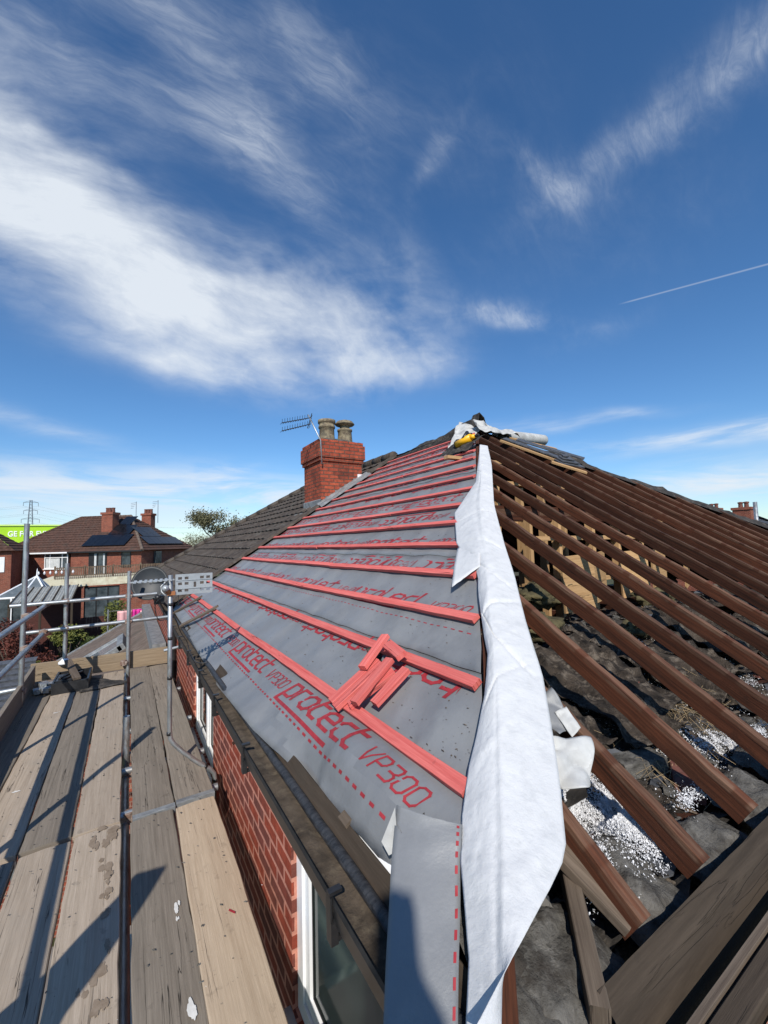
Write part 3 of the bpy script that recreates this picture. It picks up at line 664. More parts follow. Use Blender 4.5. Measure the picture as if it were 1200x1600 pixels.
# dust and chippings lying on the felt
rq = random.Random(5); b = MB()
for _ in range(900):
    s = .02+rq.random()**1.5*2.6; Y = .9+s*CT+.1+rq.random()**1.6*4.5
    if Y > PARTY: continue
    p = F(Y, s, .004); r_ = .0012+.004*rq.random()**3; a = rq.random()*6
    q = [p+Vector((r_*math.cos(a+k*1.57)*(1 if k % 2 else 2.2)*.6, r_*math.sin(a+k*1.57)*(1 if k % 2 else 2.2), 0)) for k in range(4)]
    b.quad(q); b.quad([q[0], q[1], p+NM*r_*.8]); b.quad([q[1], q[2], p+NM*r_*.8]); b.quad([q[2], q[3], p+NM*r_*.8]); b.quad([q[3], q[0], p+NM*r_*.8])
o = b.build('felt_dust', m_oldwood, None); o['kind'] = 'stuff'
b = MB()
for _ in range(1100):
    x = -.9+1.38*rq.random(); y = 1.2+5.4*rq.random()
    if -.01 < x < .06: continue
    r_ = .001+.0045*rq.random()**3; a = rq.random()*6; z = -1.594 if not (x > .25 and y < 3) else -1.582
    q = [Vector((x+r_*math.cos(a+k*1.57)*(1 if k % 2 else 1.8), y+r_*math.sin(a+k*1.57)*(1 if k % 2 else 1.8), z)) for k in range(4)]; t_p = Vector((x, y, z+r_*.8))
    for k in range(4): b.quad([q[k], q[(k+1) % 4], t_p])
o = b.build('board_grit', m_mortar, None); o['kind'] = 'stuff'

# ================================================================== LOFT DEBRIS (uncountable)
def loftz(x, y):
    z = -1.09+.30*(min(y, 2.0)-.75)-.25*max(0, y-2.0)+.045*fb(x*1.4, y*1.4, 3)+.045*fb(x*5, y*5, 4)+.028*fb(x*14, y*14, 8)+.02*abs(fb(x*9, y*9, 6))
    return min(z, -.93+T*(y-.577)-.125, -.769+T*(x-.9)-.14)
b = MB(); rows = []
nx_, ny_ = 330, 230
for j in range(ny_):
    y = .64+6.7*(j/(ny_-1))**1.7
    rows.append([(.68+8.6*(i/(nx_-1))**1.3, y, loftz(.68+8.6*(i/(nx_-1))**1.3, y)) for i in range(nx_)])
b.grid(rows)
o = b.build('loft_dirt', m_soot, None, smooth=True); o['kind'] = 'stuff'
rs = random.Random(11)
def shard(mb, c, sx, sy, sz, rot, tilt, jag=.25):
    """a broken flat piece with its own thickness"""
    n = rs.randint(5, 7); a0 = rs.random()*6
    top = []
    for k in range(n):
        a = a0+2*math.pi*k/n; rr = 1-jag*rs.random(); x, y = sx*rr*math.cos(a), sy*rr*math.sin(a)
        X = x*math.cos(rot)-y*math.sin(rot); Y = x*math.sin(rot)+y*math.cos(rot)
        top.append(Vector((c[0]+X, c[1]+Y, c[2]+tilt[0]*X+tilt[1]*Y)))
    mb.quad([p+Vector((0, 0, sz)) for p in top])
    for k in range(n): mb.quad([top[k], top[(k+1) % n], top[(k+1) % n]+Vector((0, 0, sz)), top[k]+Vector((0, 0, sz))])
for nm, mt_, cnt, smin, smax, ysp in (('torn_felt_scraps', m_feltback, 900, .03, .15, 2.2), ('broken_slate_bits', m_slate, 700, .02, .11, 1.9), ('broken_laths', m_rafter, 90, .02, .05, 1.9), ('mortar_crumbs', m_mortar, 3800, .005, .035, 1.6), ('clay_chips', m_redrag, 110, .012, .045, 1.2), ('wood_splinters', m_oldwood, 420, .01, .05, 1.8)):
    b = MB()
    for _ in range(cnt):
        y = .72+rs.random()**1.6*ysp*2; x = .8+rs.random()**1.2*7.5
        if nm in ('wood_splinters', 'broken_laths'):
            a = rs.random()*6; big = nm == 'broken_laths'; L_ = (.12+.30*rs.random()) if big else .03+.12*rs.random(); z = loftz(x, y)+.02
            if big: b.beam((x, y, z), (x+L_*math.cos(a), y+L_*math.sin(a)*.6, loftz(x+L_*math.cos(a), y+L_*math.sin(a)*.6)+.03), .028, .007); continue
            b.beam((x, y, z), (x+L_*math.cos(a), y+L_*math.sin(a), z+.02*rs.random()), .006+.008*rs.random(), .004+.004*rs.random()); continue
        s_ = smin+(smax-smin)*rs.random()**2
        shard(b, (x, y, loftz(x, y)+rs.random()*.015), s_, s_*(.4+.6*rs.random()), .003 if nm[0] == 't' else s_*.4 if nm[0] in 'mc' else .006, rs.random()*6, (rs.uniform(-.5, .5), rs.uniform(-.5, .5)))
    o = b.build(nm, mt_, None); o['kind'] = 'stuff'
b = MB()
for _ in range(260):         # dry grass and nest fibres
    cx, cy = rs.choice(((1.98, .90), (2.05, .95), (1.7, 1.15), (3.0, 1.25), (2.5, 1.1))); x = cx+rs.gauss(0, .10); y = cy+rs.gauss(0, .07); a = rs.random()*6; L_ = .05+.09*rs.random(); z = loftz(x, y)+.03
    p = [(x, y, z), (x+L_*.5*math.cos(a), y+L_*.5*math.sin(a), z+.02+.03*rs.random()), (x+L_*math.cos(a+.5), y+L_*math.sin(a+.5), z+.01)]
    b.tube(p, .0009, 3, False)
o = b.build('dry_straw', M('straw', (.25, .17, .09), (.4, .3, .17), 30, .9), None); o['kind'] = 'stuff'
# white granules spilt between the rafters
def granules(cx, cy, rx, ry, n, rot=0, dz=.0):
    for _ in range(n):
        q = abs(rs.gauss(0, .5)); a = rs.random()*6.28; x = rx*q*math.cos(a); y = ry*q*math.sin(a)
        if fb((cx+x)*9, (cy+y)*9, 5) < -.18+.1*q: 
            if rs.random() < .8: continue
        X = cx+x*math.cos(rot)-y*math.sin(rot); Y = cy+x*math.sin(rot)+y*math.cos(rot)
        if Y < .665: continue
        z = loftz(X, Y)+dz+.035*math.exp(-q*q*1.2)+.006*rs.random()
        # mortar bed height near the feet
        if Y < .84: z = max(z, -.998+T*(Y-.6)*.42+.006*rs.random())
        r_ = .0015+.0029*rs.random()**2; i = len(gb.v)
        d = [Vector((rs.gauss(0, 1), rs.gauss(0, 1), rs.gauss(0, 1))).normalized()*r_*(.6+.8*rs.random()) for _ in range(4)]
        P = Vector((X, Y, z)); gb.v += [P+k_ for k_ in d]; gb.f += [(i, i+1, i+2), (i, i+2, i+3), (i, i+3, i+1), (i+1, i+3, i+2)]; gb.uv += [None]*4
gb = MB()
granules(1.49, .90, .24, .11, 52000, 1.0, .022); granules(1.42, 1.02, .18, .11, 12000, 1.0, .015); granules(1.24, .80, .08, .10, 2200); granules(1.12, .70, .08, .04, 1800)
granules(2.50, .93, .22, .08, 11000, -.3, .01); granules(3.25, 1.22, .26, .11, 15000, -.6, .01); granules(3.1, .98, .12, .06, 5000, 0, .01); granules(2.05, .98, .35, .10, 5000, -.3)
granules(2.2, 1.2, .3, .15, 1800, -.3); granules(3.1, 1.7, .4, .2, 1800); granules(1.9, 1.5, .3, .2, 1200); granules(1.75, .76, .15, .05, 1500); granules(2.6, .8, .3, .07, 1500); granules(4.3, 1.2, .5, .2, 6000, -.3); granules(3.0, 1.3, 2.4, .9, 3000)
o = gb.build('white_granules', m_beads, None); o['kind'] = 'stuff'
# mineral wool lumps
def lump(mb, c, rx, ry, rz, n=16, amp=.3, seed=0):
    rows = []
    for i in range(n+1):
        th = math.pi*i/n
        rows.append([Vector((c[0]+rx*math.sin(th)*math.cos(ph)*q, c[1]+ry*math.sin(th)*math.sin(ph)*q, c[2]+rz*math.cos(th)*q))
                     for ph in [2*math.pi*k/(2*n) for k in range(2*n+1)]
                     for q in [1+amp*fb(2*math.sin(th)*math.cos(ph)+seed, 2*math.sin(th)*math.sin(ph), 2*math.cos(th))]])
    mb.grid(rows)
for k, (x, y, z, rx, ry, rz) in enumerate(((2.9, 2.35, -.48, .24, .16, .09), (2.45, 2.0, -.62, .25, .18, .08), (3.3, 2.5, -.5, .25, .18, .12), (4.6, 2.2, -.62, .25, .15, .09), (3.4, 1.75, -.72, .2, .12, .06), (5.2, 1.75, -.75, .2, .12, .06))):
    b = MB(); lump(b, (x, y, z), rx, ry, rz, 18, .45, k*3.1); o = b.build('insulation_lump', m_insul, None, smooth=True)
    own(o, (x, y, z-rz)); tag(o, ['olive mineral wool bulging beside the sheet behind the second rafter', 'olive mineral wool heaped lowest beside the white sheet', 'olive mineral wool behind the third rafter', 'mineral wool lump below the pale boards', 'mineral wool lump in dirt between middle rafters', 'mineral wool lump farthest to the right under the rafters'][k], 'insulation', 'lumps of old loft insulation')
# crumpled old sarking felt hanging between rafters
def crumple(mb, corners, n, amp, freq, seed, bend=None):
    a, b_, c, d = (Vector(k) for k in corners); nrm = (b_-a).cross(d-a).normalized(); rows = []
    for i in range(n+1):
        row = []
        for j in range(n+1):
            u_, v_ = j/n, i/n; p = a.lerp(b_, u_).lerp(d.lerp(c, u_), v_); x = p*freq
            h = amp*(1-2*abs(noise.noise(x+Vector((seed, 0, 0)))))+amp*.5*noise.noise(x*2.3+Vector((0, seed, 0)))
            q = p+nrm*h+Vector((noise.noise(x*.8+Vector((9, 9, seed))), noise.noise(x*.8+Vector((5, seed, 1))), 0))*amp*.8
            if bend: q = bend(u_, v_, q)
            row.append(q)
        rows.append(row)
    mb.grid(rows)
crm = []
for k in range(13):
    X = 1.25+.41*k; y0 = .95+.25*rs.random(); 
    if k in (0,): y0 = 1.15
    y1 = y0+.35+.55*rs.random(); zz = -.10-.08*rs.random()
    b = MB(); h0 = hip(X-.17, y0, -.0); q0 = -.93+T*(y0-.577)
    z0 = loftz(X, y0)+.05; z1 = loftz(X, y1)+.10
    crumple(b, ((X-.18, y0, z0), (X+.18, y0, z0+.01), (X+.16, y1, z1), (X-.16, y1, z1-.02)), 30, .05, 7, k*2.7)
    o = b.build('old_felt_scrap', m_soot, None, smooth=True, solid=.004)
    own(o, (X, y0, z0)); o['label'] = 'crumpled black felt scrap lying on the dirt between bare rafters'; o['category'] = 'felt scrap'; o['group'] = 'black felt scraps between the rafters'

# a few loose pieces lying in the bays
def loose(nm, label, cat, p0, p1, w_, h_, mt_, grp=None):
    b = MB(); b.beam(p0, p1, w_, h_, rnd=.003); o = b.build(nm, mt_, None); own(o, p0); tag(o, label, cat, grp)
loose('broken_slat', 'pale grey broken slat lying flat in the dirt beside the uppermost granules', 'slat', (3.55, 1.62, -.79), (3.95, 1.36, -.86), .11, .012, m_oldwood)
loose('wood_offcut', 'small cream splinter of wood on the dirt between second and third rafters', 'wood scrap', (3.0, 1.62, -.79), (3.16, 1.70, -.76), .03, .014, m_pine)
loose('plaster_lath', 'long grey lath in the first bay next to the white sheet', 'slat', (1.90, 1.72, -.76), (2.18, 1.38, -.86), .15, .012, m_oldwood)
loose('fallen_plank', 'grey plank lying between third and fourth rafters by the granules', 'plank', (3.75, 1.75, -.74), (4.7, 1.25, -.89), .12, .014, m_oldwood)
for k, (x, y, z, a) in enumerate(((1.95, .86, -1.00, .5), (1.86, 1.0, -.97, -.4), (3.05, .90, -.99, .9), (2.45, 1.35, -.88, .2))):
    b = MB(); c_, s_ = math.cos(a), math.sin(a); b.beam((x-.10*c_, y-.10*s_, z), (x+.10*c_, y+.10*s_, z+.01), .10, .065, rnd=.006)
    o = b.build('loose_brick', [m_redrag, m_mortar, m_mortar, m_redrag][k], None, bevel=.006); own(o, (x, y, z-.03))
    tag(o, ['rounded reddish brick below the dry straw by the second rafter foot', 'grey mortar-covered brick behind the reddish brick', 'grey brick half under white granules at the right', 'reddish brick in dirt between third and fourth rafters'][k], 'brick', 'loose bricks in the eaves')

# ================================================================== WHITE SHEET OVER THE HIP
MEM=[((4.063,3.989,1.265),(4.162,3.965,1.27)),((3.868,3.822,1.143),(3.955,3.753,1.137)),((3.67,3.652,1.017),(3.755,3.543,1.003)),((3.409,3.414,0.852),(3.487,3.273,0.833)),((3.165,3.192,0.698),(3.222,3.023,0.675)),((2.966,3.012,0.573),(3.01,2.823,0.549)),((2.783,2.919,0.457),(2.799,2.624,0.423)),((2.637,2.845,0.365),(2.639,2.473,0.327)),((2.533,2.793,0.298),(2.533,2.368,0.261)),((2.433,2.745,0.235),(2.446,2.273,0.201)),((2.267,2.554,0.13),(2.313,2.126,0.108)),((2.138,2.406,0.049),(2.209,2.011,0.036)),((2.024,2.275,-0.023),(2.115,1.908,-0.03)),((1.922,2.107,-0.087),(2.033,1.814,-0.089)),((1.862,1.99,-0.125),(1.983,1.756,-0.126)),((1.782,1.841,-0.176),(1.913,1.675,-0.177)),((1.708,1.748,-0.223),(1.849,1.601,-0.224)),((1.648,1.689,-0.261),(1.793,1.542,-0.261)),((1.635,1.676,-0.269),(1.781,1.529,-0.269)),((1.577,1.615,-0.306),(1.726,1.471,-0.306)),((1.519,1.55,-0.342),(1.672,1.414,-0.342)),((1.45,1.471,-0.386),(1.606,1.343,-0.387)),((1.358,1.366,-0.444),(1.523,1.248,-0.447)),((1.292,1.285,-0.486),(1.463,1.178,-0.491)),((1.253,1.252,-0.51),(1.43,1.139,-0.515)),((1.204,1.21,-0.541),(1.388,1.091,-0.546)),((1.137,1.157,-0.584),(1.321,1.028,-0.586)),((1.073,1.115,-0.624),(1.261,0.972,-0.621)),((1.015,1.077,-0.661),(1.206,0.921,-0.653)),((0.97,1.05,-0.689),(1.164,0.883,-0.677)),((0.927,1.025,-0.716),(1.125,0.848,-0.699)),((0.869,0.981,-0.753),(1.067,0.798,-0.731)),((0.817,0.941,-0.786),(1.013,0.755,-0.759)),((0.774,0.898,-0.813),(0.965,0.716,-0.783)),((0.744,0.869,-0.832),(0.917,0.694,-0.797)),((0.712,0.826,-0.852),(0.843,0.674,-0.81)),((0.683,0.788,-0.871),(0.772,0.657,-0.82)),((0.656,0.754,-0.887),(0.708,0.642,-0.83)),((0.638,0.73,-0.899),(0.664,0.632,-0.836)),((0.618,0.712,-0.912),(0.624,0.623,-0.842)),((0.599,0.695,-0.924),(0.586,0.614,-0.848)),((0.581,0.679,-0.935),(0.551,0.605,-0.853)),((0.567,0.666,-0.944),(0.524,0.599,-0.857))]
b = MB(); rows = []; uvs = []; n = 40
lens = [0]
for i in range(1, len(MEM)): lens.append(lens[-1]+max(.012, (Vector(MEM[i][1])-Vector(MEM[i-1][1])).length))
samples = []
for i in range(len(MEM)-1):
    m_ = max(2, int((lens[i+1]-lens[i])/.012)); samples += [(i, k/m_) for k in range(m_)]
samples.append((len(MEM)-2, 1.0))
for (i, q) in samples:
    L_ = Vector(MEM[i][0]).lerp(Vector(MEM[i+1][0]), q); R_ = Vector(MEM[i][1]).lerp(Vector(MEM[i+1][1]), q)
    a_ = max(.66, (L_.y*.5+R_.x*.5+.5*min(L_.y, R_.x)+.5*(L_.x+R_.y)*.5)/1.5); hx = (L_.x+L_.y+R_.x+R_.y)/4
    wd_ = (R_-L_).length; H = Vector((hx, hx-.02, -.93+T*(hx-.577)+.036))
    low = lens[i]/lens[-1]
    row = []; ur = []
    for j in range(n+1):
        t = j/n; p = L_*(1-t)**2+H*2*t*(1-t)+R_*t*t
        p = p*.5+(L_.lerp(H, t*2) if t < .5 else H.lerp(R_, t*2-1))*.5
        e = min(1, min(t, 1-t)*6)
        nn_ = Vector((-.45, -.45, .8)).normalized()
        rid = 1-2*abs(noise.noise(Vector((p.x*2.2+p.y*3.1, p.z*2.0, 4))))
        cr_ = max(0, 1-abs(noise.noise(Vector((p.x*1.3-p.y*2.2, p.y*1.1+p.z*3, 14))))*14)
        low2 = lens[i]+q*(lens[i+1]-lens[i])
        for c0, sl_, dp in ((2.1, .12, .007), (2.75, -.2, .006), (3.25, .1, .009), (3.62, .35, .006), (3.95, -.15, .008), (4.2, .5, .007), (1.5, .3, .006), (4.45, -.3, .006)):
            dd = (low2-c0-sl_*(t-.5))/.011; p = p-nn_*e*dp*1.5*math.exp(-dd*dd)
        dd = (t-.46-.05*math.sin(low2*2))/.05; p = p-nn_*.004*math.exp(-dd*dd)
        p = p+nn_*e*(.003*rid+.0045*fb(p.x*4, p.y*4, 2)+.005*cr_+.0035*abs(fb(p.x*16, p.y*16, 4)))+nn_*(.008*fb(p.x*2, p.y*2, 7)+.010)
        row.append(p); ur.append((lens[i]+q*(lens[i+1]-lens[i]), t*wd_))
    rows.append(row); uvs.append(ur)
b.grid(rows, uvs)
fA, fB, fC, fD = (Vector(p) for p in ((1.97, 2.20, -.048), (1.97, 1.97, -.03), (1.77, 1.79, -.155), (1.604, 1.857, -.268)))
b.grid([[fA.lerp(fB, j/10).lerp(fD.lerp(fC, j/10), i/12)+Vector((-.4, 0, .8))*(.012*math.sin(3.1*i/12)+.004*fb(i*.5, j*.5, 3)) for j in range(11)] for i in range(13)])
sheet = b.build('white_membrane', m_white, None, smooth=True, solid=.0015)
own(sheet, (.7, .7, -.9)); tag(sheet, 'long white breather membrane strip draped down the hip from the peak to the corner', 'membrane')
# grey-and-white torn scrap poking out beside the sheet
b = MB(); crumple(b, ((1.30, 1.08, -.60), (1.40, 1.06, -.57), (1.37, .94, -.66), (1.28, .95, -.68)), 14, .02, 8, 3); o = b.build('torn_felt_piece', m_felt, None, smooth=True, solid=.002); own(o, (1.3, .95, -.68)); tag(o, 'small grey curled felt scrap beside the lower white sheet', 'felt scrap')
b = MB(); crumple(b, ((1.19, .94, -.655), (1.355, .875, -.690), (1.23, .80, -.755), (1.14, .83, -.75)), 22, .022, 9, 5, lambda u_, v_, q: q+Vector((0, -.02*math.sin(u_*3.1)*v_, .02*u_*(1-v_)))); o = b.build('torn_membrane_piece', m_whitedirty, None, smooth=True, solid=.002); own(o, (1.15, .8, -.77)); tag(o, 'dirty white membrane scrap curled over the first rafter', 'membrane scrap')
b = MB(); crumple(b, ((1.33, 1.0, -.63), (1.37, .98, -.61), (1.36, .92, -.66), (1.31, .92, -.68)), 12, .014, 12, 8); o = b.build('torn_membrane_piece', m_whitedirty, None, smooth=True, solid=.002); own(o, (1.35, .9, -.68)); tag(o, 'narrow dirty white scrap standing behind the curled membrane scrap', 'membrane scrap')

# ---- at the peak
rl = MB(); a_ = Vector((5.45, 5.0, 1.83)); b_ = Vector((6.85, 5.06, 1.90))
d_ = (b_-a_); rows = []
rl.lathe(a_, [(0, 0), (.05, 0), (.085, .01), (.10, .02), (.104, .5), (.108, 1.0), (.105, 1.38), (.10, 1.40), (.06, 1.40), (.06, 1.34), (0, 1.34)], 28, d_.normalized())
o = rl.build('membrane_roll', m_whitedirty, None, smooth=True); own(o, a_); tag(o, 'white membrane roll lying on its side across the roof peak', 'membrane roll')
b = MB(); crumple(b, ((4.30, 4.95, 1.44), (4.45, 4.72, 1.40), (5.35, 5.10, 2.04), (5.16, 5.62, 2.18)), 34, .05, 3.2, 2); o = b.build('crumpled_membrane', m_whitedirty, None, smooth=True, solid=.003); own(o, (4.4, 4.8, 1.4)); tag(o, 'crumpled off-white membrane running down from the peak onto the top battens', 'membrane')
b = MB(); crumple(b, ((4.9, 4.72, 1.72), (5.75, 4.75, 1.72), (5.7, 5.1, 1.98), (4.95, 5.1, 2.0)), 30, .09, 3.4, 6); o = b.build('crumpled_membrane', m_whitedirty, None, smooth=True, solid=.003); own(o, (5, 4.8, 1.7)); tag(o, 'grey-white bunched membrane between the peak and the membrane roll', 'membrane')
# dark felt flap standing along the ridge
b = MB(); rows = []
for i in range(70):
    t = i/69; Y = PARTY-.1-(PARTY-.1-5.05)*t; hgt = .03+.17*t**1.5+.05*fb(Y*1.4, 2, 2)+.03*math.sin(Y*4)
    if t > .93: hgt += .05
    rows.append([(RX-.16, Y, RZ-.13), (RX-.04, Y, RZ-.02+.2*hgt), (RX-.01+.04*math.sin(Y*3), Y, RZ+hgt), (RX+.12, Y, RZ+hgt*.72), (RX+.22, Y, RZ-.1)])
b.grid(rows); b.build('ridge_felt', m_feltback, house, smooth=True, solid=.004)
# nail gun
ng = thing('nail_gun', 'yellow and black nail gun lying on a dark cloth below the peak', 'tool', tuple(main(4.42, 3.95, .06)))
def at_roof(dx, ds, dh): return main(4.42+dx, 3.95+ds, .07+dh)
b = MB(); b.tube([at_roof(.16, -.02, .05), at_roof(-.10, .05, .07)], [.052, .060], 14); b.tube([at_roof(-.10, .05, .07), at_roof(-.16, .07, .07)], [.045, .03], 14); b.build('body', m_yellow, ng, smooth=True)
b = MB(); b.tube([at_roof(.0, .0, .10), at_roof(.02, .12, .13), at_roof(.06, .18, .13)], .030, 10); b.build('handle', m_black, ng, smooth=True)
b = MB(); b.beam(at_roof(.02, .16, .07), at_roof(.14, .20, .07), .08, .10); b.build('battery', m_black, ng, bevel=.01)
b = MB(); b.beam(at_roof(.16, -.05, .03), at_roof(.24, .10, .03), .05, .14); b.tube([at_roof(-.16, .07, .07), at_roof(-.22, .09, .06)], .018, 10); b.build('magazine', m_black, ng, bevel=.006)
b = MB(); crumple(b, (main(4.86, 3.74, .05), main(4.2, 3.66, .05), main(4.1, 4.05, .09), main(4.8, 4.12, .09)), 22, .03, 5, 12); o = b.build('dark_cloth', m_feltback, None, smooth=True, solid=.004); own(o, main(4.8, 3.75, .05)); tag(o, 'dark cloth on the red battens under the nail gun', 'cloth')
# stack of slates / felt sheets
rs2 = random.Random(4)
stk = [((5.20, 4.60), (5.70, 3.85), .20), ((5.50, 4.60), (5.98, 3.98), .24), ((5.75, 4.35), (6.1, 3.85), .20)]
names = ['long grey sheet of old felt board leaning down from the peak', 'wide grey sheet lying on the rafters below the membrane roll', 'short grey sheet lying lowest on the rafters by the roof edge']
for k, ((xa, ya), (xb, yb), w_) in enumerate(stk):
    for q in range(1):
        b = MB(); b.beam(hip(xa, ya, .035+.02*k), hip(xb, yb, .055+.03*k), w_, .02, up=NH, rnd=.008); o = b.build('grey_sheet', m_slate, None); own(o, hip(xa, ya, .03)); tag(o, names[k], 'roof sheet', 'grey sheets stacked below the peak')
for k in range(4):
    b = MB(); b.beam(hip(5.42+.06*k, 3.80+.03*k, .03+.026*k), hip(5.82-.05*k, 3.70+.05*k, .05+.026*k), .20-.02*k, .016, up=NH, rnd=.005); o = b.build('roof_slate', m_slate, None); own(o, hip(5.4, 3.7, .03+.035*k))
    tag(o, ['lowest', 'second lowest', 'second highest', 'topmost'][k]+' dark slate of the little stack resting on the rafters', 'slate', 'stack of slates on the rafters')
for k, (xa, ya, xb, yb) in enumerate(((5.0, 4.5, 5.55, 3.8), (5.5, 4.75, 6.4, 4.5), (5.25, 3.78, 5.65, 3.50))):
    b = MB(); b.beam(hip(xa, ya, .02), hip(xb, yb, .02), .07, .03, up=NH); o = b.build('pine_batten', m_pine, None); own(o, hip(xa, ya, .02))
    tag(o, ['long yellow pine batten beside the grey sheets at the peak', 'pine batten under the end of the membrane roll', 'short pine batten under the slate stack'][k], 'batten', 'pine battens near the peak')

# ---- red batten offcuts and old timbers lying on the felt
off = [((1.70, -.03), (1.86, .22), .035), ((1.62, .00), (1.80, .26), .036), ((1.83, .17), (1.87, .385), .062), ((1.60, .02), (1.70, .24), .064), ((1.535, .07), (1.56, .27), .036), ((1.84, .34), (1.62, .275), .060)]
off = [((1.86, -.045), (1.84, .25), .052, .055), ((1.80, -.055), (1.775, .24), .053, .05), ((1.83, .16), (1.895, .375), .088, .05), ((1.665, .0), (1.705, .26), .084, .05), ((1.60, .055), (1.60, .265), .052, .05), ((1.83, .335), (1.655, .30), .085, .055), ((1.73, -.01), (1.66, .23), .052, .05)]
olab = ['leftmost red offcut of the pile on the lowest batten', 'red offcut next to the leftmost one in the pile', 'red offcut sticking out at the top left of the pile', 'red offcut on top in the middle of the pile', 'rightmost red offcut of the pile with a knot', 'short stubby red offcut crossing the top right of the pile', 'red offcut at the bottom middle under the others']
for k, ((ya, sa), (yb, sb), h_, w_) in enumerate(off):
    b = MB(); b.beam(main(ya, sa, h_), main(yb, sb, h_+.004), w_, .025, up=NM, rnd=.002); o = b.build('batten_offcut', m_batten, None); own(o, main(ya, sa, h_)); tag(o, olab[k], 'batten offcut', 'red batten offcuts piled on the felt')
for k, (ya, sa, yb, sb) in enumerate(((5.78, -.375, 5.20, .03), (6.92, -.35, 6.42, .03), (7.5, -.25, 7.3, .0))):
    b = MB(); b.beam(main(ya, sa, .012), main(yb, sb, .064), .075, .022, up=NM, rnd=.003); o = b.build('old_batten', m_oldwood, None); own(o, main(ya, sa, .012))
    tag(o, ['grey old timber strip nearest the camera of those lying over the lowest batten', 'grey old timber strip beneath the aerial panel', 'short grey timber by the roof verge behind the aerial'][k], 'timber strip', 'old timber strips on the felt edge')

# ================================================================== TILED ROOFS, NEXT-DOOR HOUSE
def tiles(mb, O, U, V, N, nrow, gauge, u0, u1, thick=.028, roll=.30, amp=.014, seg=6, jit=0):
    """overlapping courses: O origin at the eave, U along it, V up the slope"""
    O, U, V, N = Vector(O), Vector(U).normalized(), Vector(V).normalized(), Vector(N).normalized(); rr = random.Random(3)
    for k in range(nrow):
        v0, v1 = k*gauge, (k+1)*gauge+.03; a0, a1 = u0(v0), u1(v0)
        a0 += rr.uniform(-jit, jit)
        if a1-a0 < .05: continue
        m_ = max(2, int((a1-a0)/roll*seg)); r0, r1, r2_ = [], [], []
        off_ = (k % 2)*roll*.5
        for j in range(m_+1):
            u_ = a0+(a1-a0)*j/m_; ph = (u_+off_)/roll*2*math.pi; w_ = amp*max(-.2, math.sin(ph))+.004*fb(u_*3, k*1.7, 2)
            b0 = max(u0(v1)-.001, min(u1(v1)+.001, u_)) if (u0(v1) > u0(v0)+.01 or u1(v1) < u1(v0)-.01) else u_
            r0.append(O+U*u_+V*v0+N*(-.01)); r1.append(O+U*u_+V*v0+N*(thick+w_)); r2_.append(O+U*b0+V*v1+N*(.002+w_*.9))
        mb.grid([r0, r1]); mb.grid([r1, r2_])
def ridge_caps(mb, p0, p1, r_=.11, L_=.42):
    p0, p1 = Vector(p0), Vector(p1); d = p1-p0; n = max(1, int(d.length/L_))
    for k in range(n):
        a, b_ = p0+d*(k/n), p0+d*((k+1)/n*1.0); mb.tube([a, a+(b_-a)*.97], [r_*1.08, r_*.98], 10)
nb = thing('house', 'adjoining house with dark brown tiled hipped roof behind the felted slope', 'house', (3, 12, GZ))
w = MB(); w.box((.65, 7.653, GZ), (.90, 16.9, -1.10)); w.box((.903, 16.65, GZ), (9.6, 16.9, -1.10)); w.box((9.35, 7.653, GZ), (9.6, 16.647, -1.10)); w.build('brick_wall', m_brick, nb)
t_ = MB(); SL = 4.55/CT
tiles(t_, (.55, 7.72, -.955), (0, 1, 0), (CT, 0, ST), NM, 16, .336, lambda v: -.03, lambda v: 9.4-v*CT, jit=.03, thick=.034)
tiles(t_, (9.7, 7.72, -.955), (0, 1, 0), (-CT, 0, ST), (ST, 0, CT), 16, .336, lambda v: 0, lambda v: 9.4-v*CT)
tiles(t_, (.6, 17.1, -.955), (1, 0, 0), (0, -CT, ST), (0, ST, CT), 16, .336, lambda v: v*CT, lambda v: 9.06-v*CT)
rf = t_.build('tiled_roof', m_tile, nb)
c_ = MB(); ridge_caps(c_, (RX, 7.75, RZ+.03), (RX, 12.55, RZ+.03)); ridge_caps(c_, (.62, 17.05, -.90), (RX, 12.58, RZ+.03)); ridge_caps(c_, (9.6, 17.05, -.90), (RX, 12.58, RZ+.03)); c_.build('ridge_tiles', m_tile, rf, smooth=True)
v_ = MB(); rows = []
for i in range(60):
    s = -.36+5.4*i/59; j = .03*fb(s*4, 2); rows.append([main(PARTY-.05+j, s, .03), main(PARTY-.03+j, s, .075+.01*fb(s*9, 1)), main(PARTY+.09, s, .085+.012*fb(s*7, 3)), main(PARTY+.10, s, .02)])
v_.grid(rows); v_.build('verge', m_tile, rf)
b = MB(); b.beam((.632, 7.66, -1.06), (.632, 17, -1.06), .022, .16); b.build('fascia_board', m_black, nb)
b = MB(); b.tube([(.56, 7.0, -1.07), (.60, 7.02, -1.2), (.61, 7.03, -1.35), (.61, 7.05, GZ)], .034, 12); b.build('downpipe', m_black, nb, smooth=True)
ch = MB(); ch.box((3.30, 7.70, .35), (4.25, 8.60, 1.70)); chim = ch.build('chimney', m_brickdark, nb)
ch = MB(); ch.box((3.265, 7.665, 1.703), (4.285, 8.635, 1.775)); ch.box((3.24, 7.64, 1.778), (4.31, 8.66, 2.075)); ch.box((3.27, 7.67, 2.078), (4.28, 8.63, 2.15)); ch.build('oversail', m_brickdark, chim)
fl_ = MB(); fl_.grid([[(3.28+.99*i/12, 7.68+.94*j/12, 2.152+.10*min(1, min(i, 12-i)/3)*min(1, min(j, 12-j)/3)+.012*fb(i*.5, j*.5)) for i in range(13)] for j in range(13)]); fl_.build('flaunching', m_mortar, chim, smooth=True)
